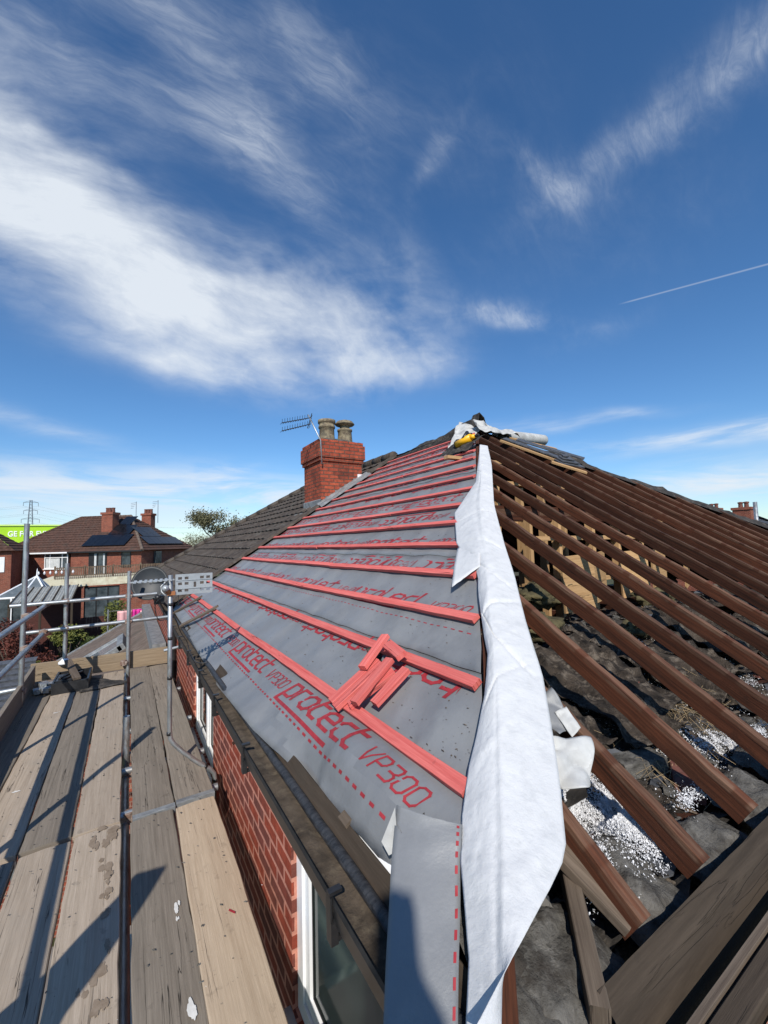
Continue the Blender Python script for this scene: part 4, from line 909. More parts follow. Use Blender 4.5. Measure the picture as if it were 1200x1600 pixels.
m_pot = M('lichened_clay_pot', (.13, .10, .07), (.30, .25, .16), 14, .9, 0, .005, 25, c3=(.10, .09, .07), s3=8)
b = MB(); b.lathe((3.61, 8.05, 2.22), [(.18, 0), (.165, .08), (.16, .26), (.18, .27), (.18, .31), (.165, .32), (.17, .37), (.19, .38), (.19, .44), (.15, .45), (.135, .40), (.13, .1)], 22); b.build('chimney_pot', m_pot, chim, smooth=True)
b = MB(); b.lathe((4.04, 8.05, 2.22), [(.17, 0), (.16, .08), (.15, .24), (.165, .25), (.165, .29), (.11, .31), (.10, .38), (.20, .39), (.22, .41), (.17, .47), (.08, .50), (0, .51)], 22); b.build('cowl_pot', m_pot, chim, smooth=True)
ld = MB()
for k in range(9):      # stepped flashing on the face above the felt
    x0 = 3.29+.107*k; zr = -.769+T*(x0-.9); ld.box((x0, 7.678+.0012*k, zr-.05), (x0+.112, 7.6965, zr+.15+.012*(k % 2)))
rows = []
for i in range(30):
    x = 3.2+1.15*i/29; zr = -.769+T*(x-.9); rows.append([(x, 7.45, zr+.045+.01*fb(x*6, 1)), (x, 7.53, zr+.085+.02*fb(x*5, 3)), (x, 7.60, zr+.09+.02*fb(x*5, 5)), (x, 7.69, zr+.13)])
ld.grid(rows); ld.build('lead_flashing', m_lead, chim)
ld = MB(); ld.grid([[(3.285, 7.66+.96*i/20, .62+.08*fb(i, 2)*.1), (3.275, 7.66+.96*i/20, .90), (3.297, 7.66+.96*i/20, .92)] for i in range(21)]); ld.grid([[(3.0+.01*fb(i*.7, 4), 7.6+1.05*i/20, .60+.012*fb(i*.6, 1)), (3.28, 7.6+1.05*i/20, .79)] for i in range(21)], flip=True); ld.build('lead_apron', m_lead, chim)
b = MB(); b.box((4.14, 7.672, 1.24), (4.24, 7.697, 1.47)); b.build('lead_soaker', m_upvc, chim)
# aerial on the stack
ae = thing('tv_aerial', 'twin-boom television aerial on a leaning pole strapped to the chimney', 'aerial', (3.28, 7.66, 1.6))
b = MB(); b.tube([(3.30, 7.63, 1.62), (3.275, 7.62, 2.1), (3.06, 7.72, 2.62)], .014, 10); b.build('pole', m_tube, ae, smooth=True)
for (z0, z1) in ((2.42, 2.56), (2.26, 2.43)):
    b = MB(); p0, p1 = Vector((3.1, 7.7, z1)), Vector((2.52, 7.75, z0-.03)); b.tube([p0, p1], .009, 6)
    for k in range(11):
        p = p0.lerp(p1, .12+.086*k); L_ = .09
        for sg in (-1, 1): b.tube([p, p+Vector((-.02, -.07*sg, .035*sg+.02))], .004, 5)
    b.build('boom', m_black, ae)
b = MB()
for k in range(5): b.tube([(3.05+.012*k, 7.6, 2.36+.055*k), (3.12+.012*k, 7.86, 2.38+.055*k)], .005, 5)
b.tube([(3.04, 7.72, 2.34), (3.14, 7.72, 2.66)], .008, 6); b.build('reflector', m_black, ae)

# ================================================================== SCAFFOLD
sc = thing('scaffold', 'galvanised tube scaffold along the brick wall with double guard rails', 'scaffold', (-.3, 4, GZ))
def pole(nm, pts, rad=.0242, mt_=m_tube, par=None): b = MB(); b.tube(pts, rad, 14); return b.build(nm, mt_, par or sc, smooth=True)
def straight(p0, p1, nm='tube'):
    p0, p1 = Vector(p0), Vector(p1); b = MB(); d = (p1-p0).normalized()
    b.tube([p0, p0.lerp(p1, .5), p1], .0242, 14, cap=False); b.lathe(p1, [(.0242, 0), (.019, .0), (.018, -.12)], 14, d); b.lathe(p0, [(.0242, 0), (.019, .0), (.018, -.12)], 14, -d)
    return b.build(nm, m_tube, sc, smooth=True)
straight((-.93, 5.8, GZ), (-.925, 5.8, .31), 'standard'); straight((-.66, 6.76, -1.40), (-.665, 6.76, -.155), 'standard'); straight((.03, 6.66, GZ), (.027, 6.66, -.29), 'standard')
straight((.015, 4.0, GZ), (.015, 4.0, -1.325), 'standard'); straight((-.93, 4.13, GZ), (-.93, 4.13, .14), 'standard'); straight((-.93, 2.52, GZ), (-.93, 2.52, .22), 'standard')
straight((-.872, -3.4, -.672), (-.868, 6.85, -.672), 'guard_rail'); straight((-.877, -3.4, -1.007), (-.874, 6.62, -1.007), 'guard_rail')
straight((-1.20, 6.70, -.645), (.36, 6.70, -.625), 'end_rail'); straight((-1.05, 6.71, -.985), (.50, 6.69, -.962), 'end_rail')
for y in (3.2, 3.81, 4.6, 5.6, 1.4): straight((-1.25, y, -1.664), (.56, y, -1.664), 'transom')
straight((.012, -3, -1.715), (.012, 6.9, -1.715), 'ledger'); straight((-.96, -3, -1.715), (-.96, 6.9, -1.715), 'ledger')
straight((-1.6, 5.85, -1.46), (-.93, 5.85, -1.43), 'transom')
def coupler(p, ax=0):
    p = Vector(p); b = MB(); e = Vector(((.035, 0, 0), (0, .035, 0), (0, 0, .035))[ax])
    b.tube([p-e, p+e], .034, 10); b.box(tuple(p+Vector((-.042, -.03, -.022))), tuple(p+Vector((.042, .03, .022))))
    b.tube([p+Vector((.03, -.05, .01)), p+Vector((.03, .05, .01))], .008, 6); b.tube([p+Vector((.03, -.055, .01)), p+Vector((.03, -.04, .01))], .014, 6)
    b.build('coupler', m_rust, sc, bevel=.003)
for p, ax in (((-.90, 5.8, -.672), 1), ((-.90, 5.8, -1.007), 1), ((-.868, 6.74, -.66), 1), ((-.874, 6.70, -.99), 1), ((.027, 6.68, -.63), 2), ((.027, 6.68, -.97), 2), ((-.663, 6.73, -.64), 2), ((-.663, 6.73, -.98), 2), ((-.93, 5.82, -1.45), 2), ((.03, 4.03, -1.66), 2), ((.03, 3.2, -1.68), 2), ((-.02, 6.64, -1.50), 2), ((.03, 3.83, -1.69), 0)): coupler(p, ax)
b = MB(); b.lathe((-.66, 6.76, -1.42), [(0, -.01), (.07, -.005), (.065, .02), (.04, .04), (.026, .06)], 16); b.build('base_plate', m_upvc, sc, smooth=True)
# boards
BG = 'scaffold boards of the working lift'
def board(x0, x1, y0, y1, ztop, mt_, label, xs=0, rot=0, band=False, warp=.004, grp=BG):
    b = MB(); n = max(3, int((y1-y0)/.12)); sd = random.random()*90; rows = []; uv = []
    w_ = x1-x0; prof = [(0, -.034), (0, -.004), (.004, 0), (w_*.25, 0), (w_*.5, 0), (w_*.75, 0), (w_-.004, 0), (w_, -.004), (w_, -.034), (w_-.004, -.038), (.004, -.038), (0, -.034)]
    for i in range(n+1):
        y = y0+(y1-y0)*i/n; dx = xs*(y-y0)+warp*.8*fb(y*.6, sd); z = ztop+warp*fb(y*.8, sd+5)
        er = .006*fb(y*6, sd+2)
        rows.append([(x0+a+dx+(er if a < .01 else -er if a > w_-.01 else 0), y, z+c-.0025*math.cos(2*math.pi*a/w_)+.0015*fb(a*20, y*5, sd)) for a, c in prof])
        uv.append([(y+sd, a+k*.0001 if c > -.02 else a+.3) for k, (a, c) in enumerate(prof)])
    b.grid(rows, uv, flip=True)
    for rw, fl__ in ((rows[0], False), (rows[-1], True)): b.quad(rw[:-1] if fl__ else rw[:-1][::-1])
    o = b.build('scaffold_board', mt_, None); cy = (y0+y1)/2; own(o, (x0, y0, ztop-.038)); tag(o, label, 'scaffold board', grp); ORG[o.name] = Vector((x0, y0, ztop-.038))
    if band:
        bb = MB(); e = y0 if band == 1 else y1; s_ = 1 if band == 1 else -1
        rows = [[(x0-.002+(w_+.004)*j/10, e+s_*(-.002+.0), ztop-.04+.04*q+.002) for j in range(11)] for q in (0, 1)]+[[(x0-.002+(w_+.004)*j/10, e+s_*t, ztop+.003+.0015*fb(j, t*50)) for j in range(11)] for t in (0, .02, .04)]
        bb.grid(rows); bb.build('end_band', m_lead, o, solid=.001)
    return o
Y1, Y2 = 3.035, 6.64
board(-.236, -.012, Y1, Y2, -1.600, m_board_pale, 'pale pinkish far board beside the central gap')
board(-.470, -.246, Y1, Y2-.02, -1.601, m_board_grey, 'greyer far board second left of the central gap')
board(-.702, -.478, Y1, Y2, -1.599, m_board_pale, 'pale far board with a white paint streak, third left of the gap')
board(-.945, -.712, Y1-.02, Y2, -1.603, m_board_grey, 'dark far board running along the foot of the left toe board')
board(.052, .277, Y1-.03, Y2, -1.600, m_board_grey, 'far grey board right of the central gap with a metal end band', band=1)
board(.287, .510, Y1-.01, Y2, -1.601, m_board_grey, 'far grey board nearest the brick wall, under the cranked pole', band=1, xs=-.003)
board(-.228, -.004, -1.0, 3.015, -1.600, m_board_pale, 'near pale board covered with brown footprint stains')
board(-.462, -.240, -1.0, 2.995, -1.601, m_board_pale, 'near pale board second left of the central gap')
board(-.695, -.474, -1.0, 2.98, -1.600, m_board_grey, 'near grey board at the left edge of the picture')
board(-.93, -.705, -1.0, 2.96, -1.601, m_board_grey, 'near grey board against the guard rail, mostly out of view')
board(.036, .262, -1.0, 2.99, -1.600, m_board_grey, 'near dark grey board right of the gap with white paint splashes')
board(.236, .462, -.2, 2.965, -1.590, m_board_tan, 'clean pale tan loose board nearest the wall with a long split', xs=.0125)
# toe boards
def toe(p0, p1, label, mt_, up=(0, 0, 1), h_=.22): 
    b = MB(); b.beam(p0, p1, .038, h_, up=up, rnd=.006); o = b.build('toe_board', mt_, None); own(o, (p0[0], p0[1], p0[2]-h_/2)); tag(o, label, 'toe board', 'toe boards on edge')
m_toe = plank_mat('tan_toe_board', (.20, .145, .09), (.34, .26, .175), (.22, .17, .12), .08)
toe((-1.0, 6.82, -1.50), (.50, 6.70, -1.49), 'tan toe board standing on edge across the far end of the scaffold', m_toe)
toe((-.86, 2.9, -1.49), (-.955, 6.66, -1.49), 'grey toe board standing on edge along the left guard rails', m_board_grey)
# paint splashes, stains
m_paint = M('dried_white_paint', (.60, .58, .54), (.72, .70, .66), 30, .8)
m_stain = M('brown_damp_stain', (.20, .15, .105), (.27, .21, .155), 30, .8)
def splat(cx, cy, rx, ry, z, n=26, seed=0):
    pts = []
    for k in range(n):
        a = 2*math.pi*k/n; q = 1+.45*fb(math.cos(a)*1.7+seed, math.sin(a)*1.7)+.2*fb(math.cos(a)*6+seed, math.sin(a)*6); pts.append((cx+rx*q*math.cos(a), cy+ry*q*math.sin(a), z))
    return pts
def find_board(word): return [o for o in bpy.data.objects if o.get('label', '').startswith(word)][0]
for word, mt_, nm, lst in (('near dark grey', m_paint, 'paint_splash', [(.225, 1.68, .018, .045), (.215, 2.20, .013, .045), (.208, 2.12, .006, .016)]),
                           ('near pale board covered', m_stain, 'footprint_stain', [(-.055, 2.86, .035, .07), (-.075, 2.68, .028, .05), (-.055, 2.55, .024, .05), (-.06, 2.44, .022, .035), (-.055, 2.34, .022, .03), (-.11, 2.20, .014, .03), (-.04, 2.14, .012, .03), (-.065, 2.03, .026, .05), (-.06, 1.90, .022, .04), (-.12, 1.97, .018, .025), (-.045, 1.80, .014, .02), (-.05, 1.73, .016, .02), (-.045, 1.66, .014, .018), (-.13, 2.9, .02, .07), (-.075, 2.98, .04, .04)]),
                           ('pale far board with', m_paint, 'paint_splash', [(-.60, 3.78, .022, .015), (-.57, 5.35, .03, .012)])):
    B = find_board(word)
    for k, (x, y, a, c) in enumerate(lst):
        b = MB()
        for q in range(3):
            b.quad(splat(x+random.uniform(-1, 1)*a*.8, y+random.uniform(-1, 1)*c*.8, a*(.75-.2*q), c*(.75-.2*q), -1.5965+.0002*q+.0001*k, seed=k*3+q))
        b.build(nm, mt_, B)
b = MB(); b.quad([(.400, 2.02, -1.5845), (.405, 2.03, -1.5845), (.425, 2.00, -1.5845), (.420, 1.99, -1.5845)][::-1]); b.build('red_mark', m_print, find_board('clean pale tan'))

# litter at the far end of the scaffold
tr = thing('tool_tray', 'black open plastic tool tray at the far end of the boards', 'tray', (-.52, 6.2, -1.6))
b = MB(); x0, x1, y0, y1 = -.70, -.36, 6.0, 6.55
b.box((x0, y0, -1.598), (x1, y1, -1.575)); b.box((x0, y0, -1.573), (x0+.018, y1, -1.47)); b.box((x1-.018, y0, -1.573), (x1, y1, -1.47)); b.box((x0+.019, y0, -1.573), (x1-.019, y0+.018, -1.475)); b.box((x0+.019, y1-.018, -1.573), (x1-.019, y1, -1.475)); b.build('tray_body', m_black, tr, bevel=.006)
b = MB(); b.box((-.67, 6.04, -1.50), (-.52, 6.34, -1.46)); b.tube([(-.64, 6.1, -1.45), (-.5, 6.4, -1.45)], .015, 8); b.tube([(-.60, 6.05, -1.45), (-.44, 6.3, -1.45)], .015, 8); b.build('tray_insert', m_black, tr, bevel=.005)
b = MB(); b.beam((-.47, 6.02, -1.46), (-.62, 6.68, -1.38), .075, .025); o = b.build('timber_offcut', m_oldwood, None); own(o, (-.47, 6.02, -1.47)); tag(o, 'grey timber offcut leaning across the black tool tray', 'timber offcut')
b = MB(); crumple(b, ((-.44, 5.9, -1.59), (.02, 5.96, -1.59), (.03, 6.02, -1.588), (-.40, 6.5, -1.585)), 20, .008, 5, 4); o = b.build('black_felt_sheet', m_feltback, None, smooth=True, solid=.003); own(o, (-.4, 6, -1.6)); tag(o, 'thin black pointed felt sheet lying across the boards beside the tray', 'felt sheet')
for k, (x, y, z) in enumerate(((-.84, 6.15, -1.585), (-.80, 6.28, -1.585), (-.76, 6.12, -1.58), (-.83, 6.40, -1.585), (-.75, 6.33, -1.585), (-.79, 6.2, -1.545))):
    cp = MB(); cp.tube([(x-.04, y-.02, z+.03), (x+.04, y+.02, z+.03)], .032, 10); cp.box((x-.02, y-.045, z), (x+.03, y+.045, z+.05)); cp.tube([(x, y-.06, z+.03), (x+.01, y+.06, z+.045)], .008, 6)
    o = cp.build('scaffold_coupler', m_tube, None, bevel=.003); own(o, (x, y, z)); o['label'] = 'loose steel coupler in the heap by the left toe board'; o['category'] = 'coupler'; o['group'] = 'loose couplers heaped by the toe board'
# unseen sheet added left of the picture, shaped to shadow the boards
tp = MB(); prof_ = [(.78, .08), (.99, -.10), (1.02, -.16), (1.01, -.24), (1.08, -.45), (1.11, -.57), (1.17, -.70), (1.26, -.9)]; rows = []
for i in range(26):
    t = i/25; x_ = t*(len(prof_)-1); k = min(int(x_), len(prof_)-2); q = x_-k; yr = prof_[k][0]*(1-q)+prof_[k+1][0]*q; z = prof_[k][1]*(1-q)+prof_[k+1][1]*q
    yl = .73+.01*math.sin(z*9) if z > -.45 else .73-(-.45-z)*.55
    if i == 0: yl = .76
    rows.append([(-.885+.012*math.sin(y_*26+z*3)+.006*fb(y_*6, z*6), y_, z) for y_ in [yl+(yr-yl)*j/12 for j in range(13)]])
tp.grid(rows); o = tp.build('shadow_caster', m_shadow_caster, None, smooth=True, solid=.004); own(o, (-.885, .8, -.9)); tag(o, 'unseen sheet added on the guard rail left of the camera to shadow the boards', 'shadow_caster')

# ---- cranked aerial pole on the wall
am = thing('panel_aerial', 'grey cranked pole on the brick wall carrying a perforated panel aerial', 'aerial', (0.5630, 3.4050, -1.8614))
b = MB(); path_ = [Vector(p) for p in ((0.5811, 3.4050, -1.8886), (0.5793, 3.4068, -1.7252), (0.5720, 3.4095, -1.6707), (0.5448, 3.4141, -1.6344), (0.4540, 3.4232, -1.5572), (0.3632, 3.4368, -1.4710), (0.3042, 3.4477, -1.4029), (0.2833, 3.4504, -1.3620), (0.2778, 3.4504, -1.2984), (0.2742, 3.4504, -0.8172), (0.2724, 3.4504, -0.1952))]
b.tube(path_, .0155, 14); b.build('pole', m_tube, am, smooth=True)
for z in (-1.46, -1.03, -.72, -.45): 
    b = MB(); b.tube([(.275, 3.45, z*.908-.011), (.275, 3.45, z*.908+.011)], .0172, 14); b.build('tape_band', m_black, am, smooth=True)
b = MB(); b.tube([(0.5039, 3.4186, -1.6008), (0.5221, 3.4159, -1.6162)], .0175, 14); b.tube([(0.5784, 3.4068, -1.7116), (0.5784, 3.4068, -1.7297)], .0175, 14); b.build('tape_band', m_black, am, smooth=True)
b = MB(); b.box((0.5085, 3.3596, -1.8069), (0.5993, 3.4413, -1.7933)); b.box((0.5085, 3.3596, -1.8977), (0.5993, 3.4413, -1.8841)); b.box((0.5702, 3.2960, -1.9976), (0.5884, 3.4958, -1.7524)); b.tube([(0.5448, 3.3414, -1.7978), (0.5448, 3.4686, -1.7978)], .007, 6); b.tube([(0.5448, 3.3414, -1.8886), (0.5448, 3.4686, -1.8886)], .007, 6); b.build('wall_bracket', M('rusty_bracket', (0.1998, 0.0454, 0.0272), (0.0908, 0.0454, 0.0363), 14, .8), am)
pm = MB(); X_0, X_1, Z_0, Z_1 = .304, .560, -.343, -.1925; yp = 3.437
cols = [X_0+(X_1-X_0)*k/29 for k in range(30)]; rws = [Z_0+(Z_1-Z_0)*k/15 for k in range(16)]
hol = set()
for (ca, cb) in ((2, 4), (7, 9), (19, 21), (24, 26)):
    for (ra, rb) in ((2, 3), (7, 8), (11, 12)):
        for c in range(ca, cb+1):
            for r_ in range(ra, rb+1): hol.add((c, r_))
for c in (14, 15): 
    for r_ in (5, 6, 7, 8): hol.add((c, r_))
for y_, fl__ in ((yp-.004, True), (yp, False)):
    for i in range(29):
        for j in range(15):
            if (i, j) in hol: continue
            q = [(cols[i], y_, rws[j]), (cols[i+1], y_, rws[j]), (cols[i+1], y_, rws[j+1]), (cols[i], y_, rws[j+1])]; pm.quad(q if fl__ else q[::-1])
for (i, j) in hol:
    for (di, dj, pa, pb) in ((-1, 0, (0, 0), (0, 1)), (1, 0, (1, 0), (1, 1)), (0, -1, (0, 0), (1, 0)), (0, 1, (0, 1), (1, 1))):
        if (i+di, j+dj) not in hol:
            A_ = (cols[i+pa[0]], rws[j+pa[1]]); B_ = (cols[i+pb[0]], rws[j+pb[1]]); pm.quad([(A_[0], yp-.004, A_[1]), (B_[0], yp-.004, B_[1]), (B_[0], yp, B_[1]), (A_[0], yp, A_[1])])
for q in (((X_0, Z_0), (X_1, Z_0)), ((X_1, Z_0), (X_1, Z_1)), ((X_1, Z_1), (X_0, Z_1)), ((X_0, Z_1), (X_0, Z_0))): pm.quad([(q[0][0], yp-.004, q[0][1]), (q[1][0], yp-.004, q[1][1]), (q[1][0], yp, q[1][1]), (q[0][0], yp, q[0][1])])
for z in (-.2996, -.238): pm.box((X_0+.003, yp-.009, z-.002), (X_1-.003, yp-.0045, z+.002))
pm.build('reflector_panel', m_grey, am)
b = MB(); p0, p1 = Vector((0.2996, 3.4504, -0.2288)), Vector((0.0182, 3.4776, -0.2343)); b.beam(p0, p1, .012, .010)
for k in range(8):
    p = p0.lerp(p1, .1+.115*k); b.beam(p+Vector((0, -.05, -.004)), p+Vector((0.0091, 0.0454, 0.0091)), .018, .003); 
b.build('boom', m_grey, am)
b = MB(); b.tube([(0.2724, 3.4504, -0.2179), (0.2452, 3.4413, -0.2361), (0.2134, 3.4322, -0.2724), (0.2107, 3.4322, -0.3087), (0.2361, 3.4322, -0.3378), (0.2724, 3.4413, -0.3360)], .006, 8); b.lathe((0.2379, 3.4277, -0.2860), [(0, 0), (.022, 0), (.024, .03), (.014, .045), (0, .05)], 12, (0, -1, 0)); b.build('dipole_bracket', m_grey, am, smooth=True)
b = MB(); b.box((0.2497, 3.4232, -0.3405), (0.3042, 3.4776, -0.3133)); b.box((0.2379, 3.4186, -0.3269), (0.2724, 3.4322, -0.2996)); b.build('clamp', M('rusty_clamp', (0.4086, 0.1634, 0.0545), (0.2724, 0.1090, 0.0545), 30, .8), am, bevel=.003)
b = MB(); b.tube([(0.2996, 3.4413, -0.2724), (0.3269, 3.4413, -0.2815), (0.3269, 3.4413, -0.4086), (0.3232, 3.4413, -0.4268)], .003, 6); b.build('driven_element', m_black, am)
b = MB(); pts = [(0.2452, 3.4322, -0.3360), (0.1816, 3.5412, -0.4086), (0.2179, 3.8136, -0.5630), (0.2724, 3.6320, -0.5448), (0.2751, 3.4686, -0.5630), (0.2996, 3.4776, -0.4994), (0.3632, 3.6320, -0.6538), (0.4358, 3.9044, -0.7809), (0.4540, 3.8136, -0.8626), (0.4722, 3.5866, -0.8898), (0.5448, 3.5412, -0.8944)]
def smoothpath(pts, n=6):
    P = [Vector(p) for p in pts]; o_ = []
    for i in range(len(P)-1):
        a, b_, c, d = P[max(i-1, 0)], P[i], P[i+1], P[min(i+2, len(P)-1)]
        for k in range(n):
            q = k/n; o_.append(.5*((2*b_)+(c-a)*q+(2*a-5*b_+4*c-d)*q*q+(-a+3*b_-3*c+d)*q**3))
    return o_+[P[-1]]
b.tube(smoothpath(pts), .0035, 6); b.build('cable', m_black, am, smooth=True)
b = MB(); b.tube([(.36, 5.3, -1.13), (.60, 5.3, -1.10)], .016, 12); b.build('wall_tube', m_tube, sc)
# dish
ds = thing('satellite_dish', 'dark grey satellite dish on the wall behind the panel aerial', 'dish', (.6, 7.0, -.9))
b = MB(); rows = []; cn = Vector((.29, 6.95, -.50)); dn = Vector((-.25, -1, .30)).normalized(); q = dn.to_track_quat('Z', 'Y')
for i in range(11):
    rr = .235*i/10; rows.append([cn+q @ Vector((rr*math.cos(a), rr*1.02*math.sin(a), .9*rr*rr)) for a in [2*math.pi*k/36 for k in range(37)]])
b.grid(rows); b.build('reflector', m_dish, ds, smooth=True, solid=.004)
b = MB(); b.tube([cn+q @ Vector((.235*math.cos(a), .24*math.sin(a), .05)) for a in [2*math.pi*k/40 for k in range(41)]], .006, 6, False); b.build('rim', m_dish, ds, smooth=True)
b = MB(); b.tube([(.30, 6.98, -.66), (.34, 6.75, -.73), (.36, 6.55, -.66)], .012, 8); b.lathe((.36, 6.55, -.66), [(0, -.05), (.028, -.05), (.03, .03), (.02, .05), (0, .05)], 12, (-.2, .8, .2)); b.build('feed_arm', m_black, ds, smooth=True)
b = MB(); b.tube([(.64, 7.05, -1.3), (.60, 7.05, -.95), (.42, 7.0, -.75), (.32, 6.99, -.55)], .018, 10); b.box((.34, 6.9, -.80), (.47, 7.02, -.68)); b.build('mount', m_black, ds)
b = MB()
for s_ in (0, .04, .08): b.tube(smoothpath([(.36, 6.56+s_, -.68), (.42, 6.7+s_, -.82+s_*.5), (.50, 6.9+s_, -.95), (.56, 6.7, -1.02-s_), (.60, 6.4, -1.08)]), .004, 5)
b.build('cable', m_black, ds, smooth=True)

# ================================================================== HOUSES BEYOND THE GARDENS
A0 = Vector((1.03, 42, 0)); E1 = Vector((-.797, .602, 0)).normalized(); E2 = Vector((.604, .797, 0)).normalized(); EZ = .16; RIDGE = 3.32
def LW(u_, v_, z): return A0+E1*u_+E2*v_+Vector((0, 0, z))
TP = (RIDGE-EZ)/4.0; TC = 1/math.sqrt(1+TP*TP); TS = TP*TC
def lbox(mb, u0, u1, v0, v1, z0, z1):
    P = [LW(u0, v0, z0), LW(u1, v0, z0), LW(u1, v1, z0), LW(u0, v1, z0), LW(u0, v0, z1), LW(u1, v0, z1), LW(u1, v1, z1), LW(u0, v1, z1)]
    for k, q in enumerate(((0, 1, 2, 3), (4, 7, 6, 5), (0, 4, 5, 1), (1, 5, 6, 2), (2, 6, 7, 3), (3, 7, 4, 0))):
        L_ = [P[i] for i in q]; uv = [(p.dot(E1)+p.dot(E2), p.z) for p in L_] if k > 1 else None
        mb.quad(L_, uv)
def far_window(root, u0, u1, z0, z1, mul, curtain=False, frame=m_upvc, tr=True):
    b = MB(); f_ = .07; v0, v1 = -.05, .02
    lbox(b, u0, u0+f_, v0, v1, z0, z1); lbox(b, u1-f_, u1, v0, v1, z0, z1); lbox(b, u0+f_, u1-f_, v0, v1, z1-f_, z1); lbox(b, u0+f_, u1-f_, v0, v1, z0, z0+f_)
    for m_ in mul: lbox(b, u0+(u1-u0)*m_-f_/2, u0+(u1-u0)*m_+f_/2, v0, v1, z0+f_, z1-f_)
    if tr: lbox(b, u0+f_, u1-f_, v0-.002, v1, z1-.40, z1-.34)
    lbox(b, u0-.06, u1+.06, v0-.06, v1, z0-.07, z0-.003)
    wn_ = b.build('window', frame, root)
    b = MB(); lbox(b, u0+f_, u1-f_, -.015, -.005, z0+f_, z1-f_); b.build('pane', m_glassfar, wn_)
    if curtain:
        b = MB(); lbox(b, u0+(u1-u0)*.35, u1-f_-.05, -.022, -.017, z0+f_, z1-.45); b.build('curtain', m_curtain, wn_)
UV = Vector((0, 0, 0))
def farhouse(u0, u1, hipside, label, loc):
    h = thing('house', label, 'house', loc)
    b = MB(); lbox(b, u0+(.006 if hipside < 0 else .25), u1-(.25 if hipside > 0 else .006), .0 if 0 else .0, 8, GZ, EZ-.06); b.build('brick_wall', m_brickfar, h)
    t = MB(); L_ = 4.3/TC; ov = .3
    if hipside < 0:   # right-hand half: hip at u=0
        tiles(t, LW(0, -ov, EZ-ov*TP), E1, E2*TC+Vector((0, 0, TS)), -E2*TS+Vector((0, 0, TC)), 15, .37, lambda v: v*TC-ov, lambda v: u1, seg=2, amp=.02, thick=.05)
        tiles(t, LW(-ov, 0, EZ-ov*TP), E2, E1*TC+Vector((0, 0, TS)), -E1*TS+Vector((0, 0, TC)), 15, .37, lambda v: v*TC-ov, lambda v: 8+ov-v*TC, seg=2, amp=.02, thick=.05)
    else:
        tiles(t, LW(0, -ov, EZ-ov*TP), E1, E2*TC+Vector((0, 0, TS)), -E2*TS+Vector((0, 0, TC)), 15, .37, lambda v: u0, lambda v: u1+ov-v*TC, seg=2, amp=.02, thick=.05)
        tiles(t, LW(u1+ov, 0, EZ-ov*TP), E2, -E1*TC+Vector((0, 0, TS)), E1*TS+Vector((0, 0, TC)), 15, .37, lambda v: v*TC-ov, lambda v: 8+ov-v*TC, seg=2, amp=.02, thick=.05)
    a_, b_ = (LW(max(u0, 4), 4, RIDGE), LW(min(u1, 9.3), 4, RIDGE))
    t.quad([LW(u0, 8.3, EZ-.2), LW(u1, 8.3, EZ-.2), b_, a_])
    r_ = t.build('tiled_roof', m_tilered, h)
    c = MB(); ridge_caps(c, a_, b_, .12, .5)
    if hipside < 0: ridge_caps(c, LW(-.3, -.3, EZ-.2), LW(4, 4, RIDGE), .12, .5)
    else: ridge_caps(c, LW(u1+.3, -.3, EZ-.2), LW(u1-4, 4, RIDGE), .12, .5)
    c.build('ridge_tiles', m_tileext if hipside < 0 else m_tilered, r_)
    g_ = MB(); lbox(g_, u0-(.3 if hipside < 0 else -.01), u1+(.3 if hipside > 0 else -.01), -.42, -.30, EZ-.32, EZ-.20)
    g_.build('gutter', m_upvc if hipside > 0 else m_black, h)
    return h, r_
hr, rr_ = farhouse(0, 6.65, -1, 'far brick house with black solar panels on its hipped roof', LW(3, 4, GZ))
hl, rl_ = farhouse(6.652, 13.3, 1, 'far brick house with white windows left of the solar-panelled one', LW(10, 4, GZ))
far_window(hl, 11.0, 12.0, -1.5, -.15, (), frame=m_upvc); far_window(hl, 6.9, 9.15, -1.5, -.15, (.24, .76), True)
b = MB(); b.tube([LW(13.1, -.1, EZ-.3), LW(13.1, -.1, GZ)], .05, 8); b.build('downpipe', m_upvc, hl)
far_window(hr, .95, 1.85, -1.4, -.15, (), frame=m_black, tr=True); 
b = MB(); lbox(b, 3.2, 4.9, -.06, .0, -2.4, -.15); dr = b.build('patio_door', m_black, hr)
b = MB(); lbox(b, 3.3, 3.95, -.075, -.061, -2.3, -.25); b.build('pane', m_glassfar, dr)
b = MB(); lbox(b, 4.15, 4.35, -.075, -.061, -2.3, -.25); lbox(b, 3.35, 3.5, -.09, -.078, -2.3, -.25); b.build('curtain', m_curtain, dr)
b = MB(); lbox(b, -.28, -.251+.2, 1.6, 2.4, -1.3, -.2) ; b.build('window', m_glassfar, hr)
def stack(root, u_, v_, z0, z1, a, c_, pots, nm='chimney'):
    b = MB(); lbox(b, u_-a, u_+a, v_-c_, v_+c_, z0, z1); lbox(b, u_-a-.08, u_+a+.08, v_-c_-.08, v_+c_+.08, z1+.002, z1+.22); k_ = b.build(nm, m_brickfar, root)
    for du in pots:
        b = MB(); b.lathe(LW(u_+du, v_, z1+.22), [(.15, 0), (.13, .35), (.15, .36), (.15, .45), (.10, .46)], 10); b.build('chimney_pot', m_redrag, k_)
    return k_
st = stack(hr, 4.9, 2.4, 1.2, 3.35, .55, .42, (-.3, .05, .3)); 
b = MB(); lbox(b, 4.2, 5.6, 1.75, 1.95, 1.32, 1.60); b.build('lead_flashing', m_lead, st)
stack(hr, 3.6, 6.0, 1.8, 3.45, .5, .35, (-.3, 0, .3))
